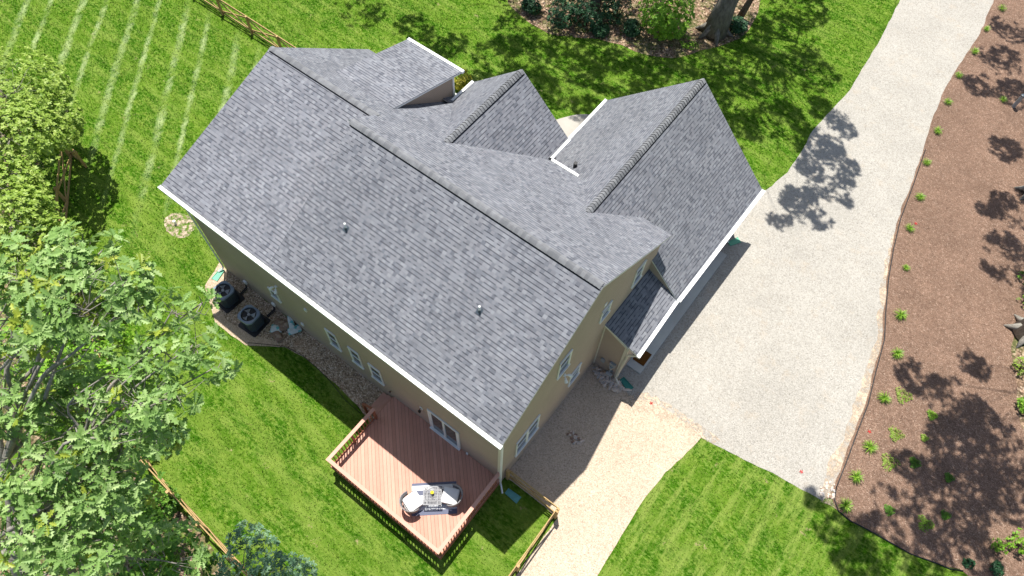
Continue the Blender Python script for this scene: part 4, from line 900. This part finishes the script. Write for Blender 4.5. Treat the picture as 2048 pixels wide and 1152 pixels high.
for k,(x,y,r,mt,lb) in enumerate([(1805,793,.34,LIMEL,'brownish creeping plant highest in the mulch'),(1862,831,.2,LILY,'small round plant right of the brownish creeping one'),(1790,869,.3,LIMEL,'upper of the two pale green mats'),(1777,925,.34,LIMEL,'lower of the two pale green mats'),(1828,927,.22,MIDL,'green creeping plant right of the lower pale mat'),(1896,956,.18,MIDL,'small green plant far out in the shaded mulch'),(1777,1021,.2,MIDL,'faint green plant near the bottom edging'),(1848,1048,.3,LILY,'wide green plant nearest the bottom of the mulch'),(1889,1031,.17,MIDL,'tiny dark plant right of the wide bottom one'),(1847,877,.13,LIMEL,'tiny yellow sprout in the middle of the mulch')]):
    mat_plant(x,y,r,mt,lb,300+k)
# black edging
def edging(name,pts,label,r=.025):
    P=smooth_poly(pts,0);m=MB();q=[(x,y,.045) for x,y in P];m.tube(q,r,6);tag(m.build(name,BLACK,smooth=True),label,'edging')
edging('edging',drive_edge[:-1]+edge_low,'black plastic edging between the mulch bed and the driveway')
edging('edging',[G2(*p) for p in [(496,686),(540,690),(572,694),(606,712),(640,742),(665,768),(690,800),(722,828)]],'thin black edging between gravel bed and back lawn',.012)
# bollard, septic cap, red leaves
b=G(2026,214);bo=empty('bollard',(b.x,b.y,.02),'grey bollard with dark cap on the mulch','bollard')
m=MB();m.tube([(b.x,b.y,.02),(b.x,b.y,.85)],.1,16);m.build('post',METG,bo,smooth=False);m=MB();m.tube([(b.x,b.y,.85),(b.x,b.y,.9),(b.x,b.y,.93)],[.115,.115,.06],16);m.build('cap',ACB,bo)
b=G(352,448);m=MB();m.tube([(b.x,b.y,0),(b.x,b.y,.22)],.055,12);m.tube([(b.x,b.y,.22),(b.x,b.y,.26)],.068,12);tag(m.build('cleanout_pipe',WHITE),'short white capped pipe standing in the sandy patch','pipe')
REDM=plain('red_leaf',(.55,.02,.02),.6,.2)
for (x,y,lb) in [(1302,807,'red leaf on the gravel near the dark teal splash block'),(1738,864,'red leaf on the mulch near the pale green mats'),(1602,944,'red leaf on the gravel at the bottom of the driveway'),(1831,448,'red leaf beside a daylily on the mulch')]:
    g=G(x,y);m=MB()
    for k in range(5):
        a=k*1.256;m.poly([(g.x,g.y,.04),(g.x+.05*math.cos(a-.35),g.y+.05*math.sin(a-.35),.05),(g.x+.095*math.cos(a),g.y+.095*math.sin(a),.045),(g.x+.05*math.cos(a+.35),g.y+.05*math.sin(a+.35),.05)])
    tag(m.build('fallen_leaf',REDM),lb,'leaf')
m=MB();x,y=-9.35,9.3;z=zfr(9.3)+.02
for k in range(5):
    a=k*1.256;m.poly([(x,y,z),(x+.04*math.cos(a-.35),y+.04*math.sin(a-.35),z-.69*.04*math.sin(a-.35)),(x+.08*math.cos(a),y+.08*math.sin(a),z-.69*.08*math.sin(a)),(x+.04*math.cos(a+.35),y+.04*math.sin(a+.35),z-.69*.04*math.sin(a+.35))])
tag(m.build('fallen_leaf',REDM),'red leaf on the front roof left of the middle gable','leaf')
# ---------------------------------------------------------------- stones
def rock_mesh(seed,sx,sy,sz):
    rng=np.random.default_rng(seed);bm=bmesh.new();bmesh.ops.create_icosphere(bm,subdivisions=2,radius=1)
    for v in bm.verts:
        d=1+.28*noise.noise(v.co*1.3+Vector((seed,0,0)));v.co=Vector((round(v.co.x*d*2.2)/2.6+v.co.x*.2,v.co.y*d,max(-.6,v.co.z*d)))*1;v.co=Vector((v.co.x*sx,v.co.y*sy,v.co.z*sz))
    me=bpy.data.meshes.new('stone');bm.to_mesh(me);bm.free();return me
ST=[plain('stone_pale',(.62,.52,.44),.9,.1,var=.25,vs=9),plain('stone_brown',(.30,.20,.15),.9,.1,var=.3,vs=9),plain('stone_grey',(.50,.46,.43),.9,.1,var=.3,vs=9)]
SM=[]
for k in range(6):
    me=rock_mesh(k,.11+.02*k,.055+.008*(k%3),.035);me.materials.append(ST[0 if k%3 else 2]);SM.append(me)
SR=[]
for k in range(4):
    me=rock_mesh(20+k,.07+.01*k,.06,.045);me.materials.append(ST[k%3]);SR.append(me)
rr=random.Random(5)
poly=[G2(*p) for p in [(1187,728),(1200,728),(1222,750),(1238,764),(1248,776),(1262,782),(1225,782),(1205,768),(1192,752)]]
PX=np.array(poly);cnt=0
while cnt<95:
    x=rr.uniform(PX[:,0].min(),PX[:,0].max());y=rr.uniform(PX[:,1].min(),PX[:,1].max())
    if y>6.5 or not inpoly(np.array([x]),np.array([y]),poly)[0]:continue
    o=bpy.data.objects.new('stone',SM[rr.randrange(6)]);col.objects.link(o);o.location=(x,y,.03+rr.random()*.07);o.rotation_euler=(rr.uniform(-.3,.3),rr.uniform(-.3,.3),rr.uniform(0,3.1));s=rr.uniform(.6,1.05);o.scale=(s,s,s)
    tag(o,'flat pale stone in the rubble heap under the utility meters','stone','flat stones heaped below the meters');cnt+=1
g=G(1150,877)
for k in range(34):
    a=rr.random()*6.28;q=.30*math.sqrt(rr.random());o=bpy.data.objects.new('stone',SR[rr.randrange(4)]);col.objects.link(o);o.location=(g.x+q*math.cos(a)*1.2,g.y+q*math.sin(a)*.8,.035+rr.random()*.03);o.rotation_euler=(0,0,rr.random()*3);s=rr.uniform(.45,.9);o.scale=(s,s,s)
    tag(o,'rounded brown pebble in the small pile on the side gravel','stone','brown pebbles piled on the side gravel')
for k in range(26):
    x=rr.uniform(1640,1668);y=rr.uniform(962,1000);g=G(x,y);o=bpy.data.objects.new('stone',SR[rr.randrange(4)]);col.objects.link(o);o.location=(g.x,g.y,.035);o.rotation_euler=(0,0,rr.random()*3);s=rr.uniform(.5,1.1);o.scale=(s,s,s)
    tag(o,'tan pebble at the corner where driveway, lawn and mulch meet','stone','tan pebbles at the bottom corner of the driveway')
# ---------------------------------------------------------------- bags behind the house
def bagmat(name,c0,c1,sc):
    t=NT(name,.45,.4);p=t.obj();v=t.vor(p,sc);r=t.sep(v)[0];t.col(t.mix(t.ramp(r,(.45,0.),(.55,1.)),c0,c1));t.bump(t.noise(p,9,4),.03,.8);return t.m
BW=bagmat('white_printed_bag',(.55,.60,.58),(.12,.42,.40),7);BT=bagmat('brown_printed_bag',(.23,.15,.10),(.36,.27,.19),5)
def bag(px,py,z,an,mat,label,sx=.33,sy=.24,tilt=0):
    bm=bmesh.new();bmesh.ops.create_grid(bm,x_segments=14,y_segments=10,size=1);top=list(bm.verts)
    V=[];F=[]
    nx,ny=15,11
    for side in (1,-1):
        for j in range(ny):
            for i in range(nx):
                u=-1+2*i/(nx-1);v=-1+2*j/(ny-1);e=max(0,(1-abs(u)**3)*(1-abs(v)**3));zz=side*(.085*e**.55)+.03*noise.noise(Vector((u*2.2,v*2.2,px)))*e+.012*noise.noise(Vector((u*6,v*6,py)))
                V.append((u*sx*(1-.05*v*v),v*sy*(1-.08*u*u),zz))
    for s in range(2):
        b0=s*nx*ny
        for j in range(ny-1):
            for i in range(nx-1):
                q=(b0+j*nx+i,b0+j*nx+i+1,b0+(j+1)*nx+i+1,b0+(j+1)*nx+i);F.append(q if s==0 else q[::-1])
    bm.free();g=G(px,py,z);m=MB();m.mesh(V,F);o=m.build('sack',mat,smooth=True);o.location=(g.x,g.y,z+.1);o.rotation_euler=(tilt,0.06,an);tag(o,label,'bag','landscaping bags by the back wall')
bag(590,661,.02,R(62),BW,'white and teal printed bag nearest the back wall window',.30,.20)
bag(571,654,.06,R(55),BT,'brown bag in the middle of the bag heap',.28,.2,.15)
bag(554,660,.02,R(30),BW,'crumpled white printed bag nearest the air conditioner',.26,.2,.1)
bag(556,674,.02,R(-20),BT,'brown bag lowest in the bag heap',.27,.19)
bag(562,648,.05,R(10),BT,'brown bag topmost of the heap, beside the gravel',.26,.18,-.1)
bag(583,645,.12,R(-35),BW,'narrow white bag lying against the back wall',.32,.13)
# ---------------------------------------------------------------- grass
def grass():
    N=620000
    # bias density towards the camera side
    X=RNG.uniform(-40,18,N);Y=RNG.uniform(-11,40,N)
    v=np.stack([X-CC.x,Y-CC.y,np.full(N,-CC.z)],1);f=v@np.array(CF);u=1024+CAM['f']*(v@np.array(CR))/f;w_=576-CAM['f']*(v@np.array(CU))/f
    ok=(u>-120)&(u<2170)&(w_>-120)&(w_<1270)
    for P in (DRIVE,PATH,BED,MBED):
        P=np.array(P);ok&=~inpoly(X,Y,P)
    ok&=~inpoly(X,Y,WOODS)&~inpoly(X,Y,PATIO)&~inpoly(X,Y,WOODL)&~inpoly(X,Y,SANDP)
    ok&=~((X>-16)&(X<0)&(Y>0)&(Y<11.6));ok&=~((X>-6.5)&(X<1.9)&(Y>5)&(Y<16.8));ok&=~((X>-5.7)&(X<.1)&(Y>-3.8)&(Y<.2)&(RNG.random(N)<.5))
    X=X[ok];Y=Y[ok];n=len(X);h=.045+.05*RNG.random(n);a=RNG.random(n)*6.283;w=.011+.010*RNG.random(n);l=RNG.normal(size=(n,2))*.025
    V=np.zeros((n,3,3));V[:,0,0]=X-np.cos(a)*w;V[:,0,1]=Y-np.sin(a)*w;V[:,1,0]=X+np.cos(a)*w;V[:,1,1]=Y+np.sin(a)*w;V[:,2,0]=X+l[:,0];V[:,2,1]=Y+l[:,1];V[:,2,2]=h
    me=bpy.data.meshes.new('grass');me.vertices.add(3*n);me.vertices.foreach_set('co',V.astype(np.float32).reshape(-1));me.loops.add(3*n);me.loops.foreach_set('vertex_index',np.arange(3*n,dtype=np.int32));me.polygons.add(n);me.polygons.foreach_set('loop_start',(np.arange(n)*3).astype(np.int32));me.update(calc_edges=True)
    at=me.attributes.new('tint','FLOAT','FACE');at.data.foreach_set('value',RNG.random(n).astype(np.float32));me.materials.append(BLADE)
    o=bpy.data.objects.new('grass',me);col.objects.link(o);tag(o,'short mown green grass of the lawns around the house','grass',kind='stuff')
grass()
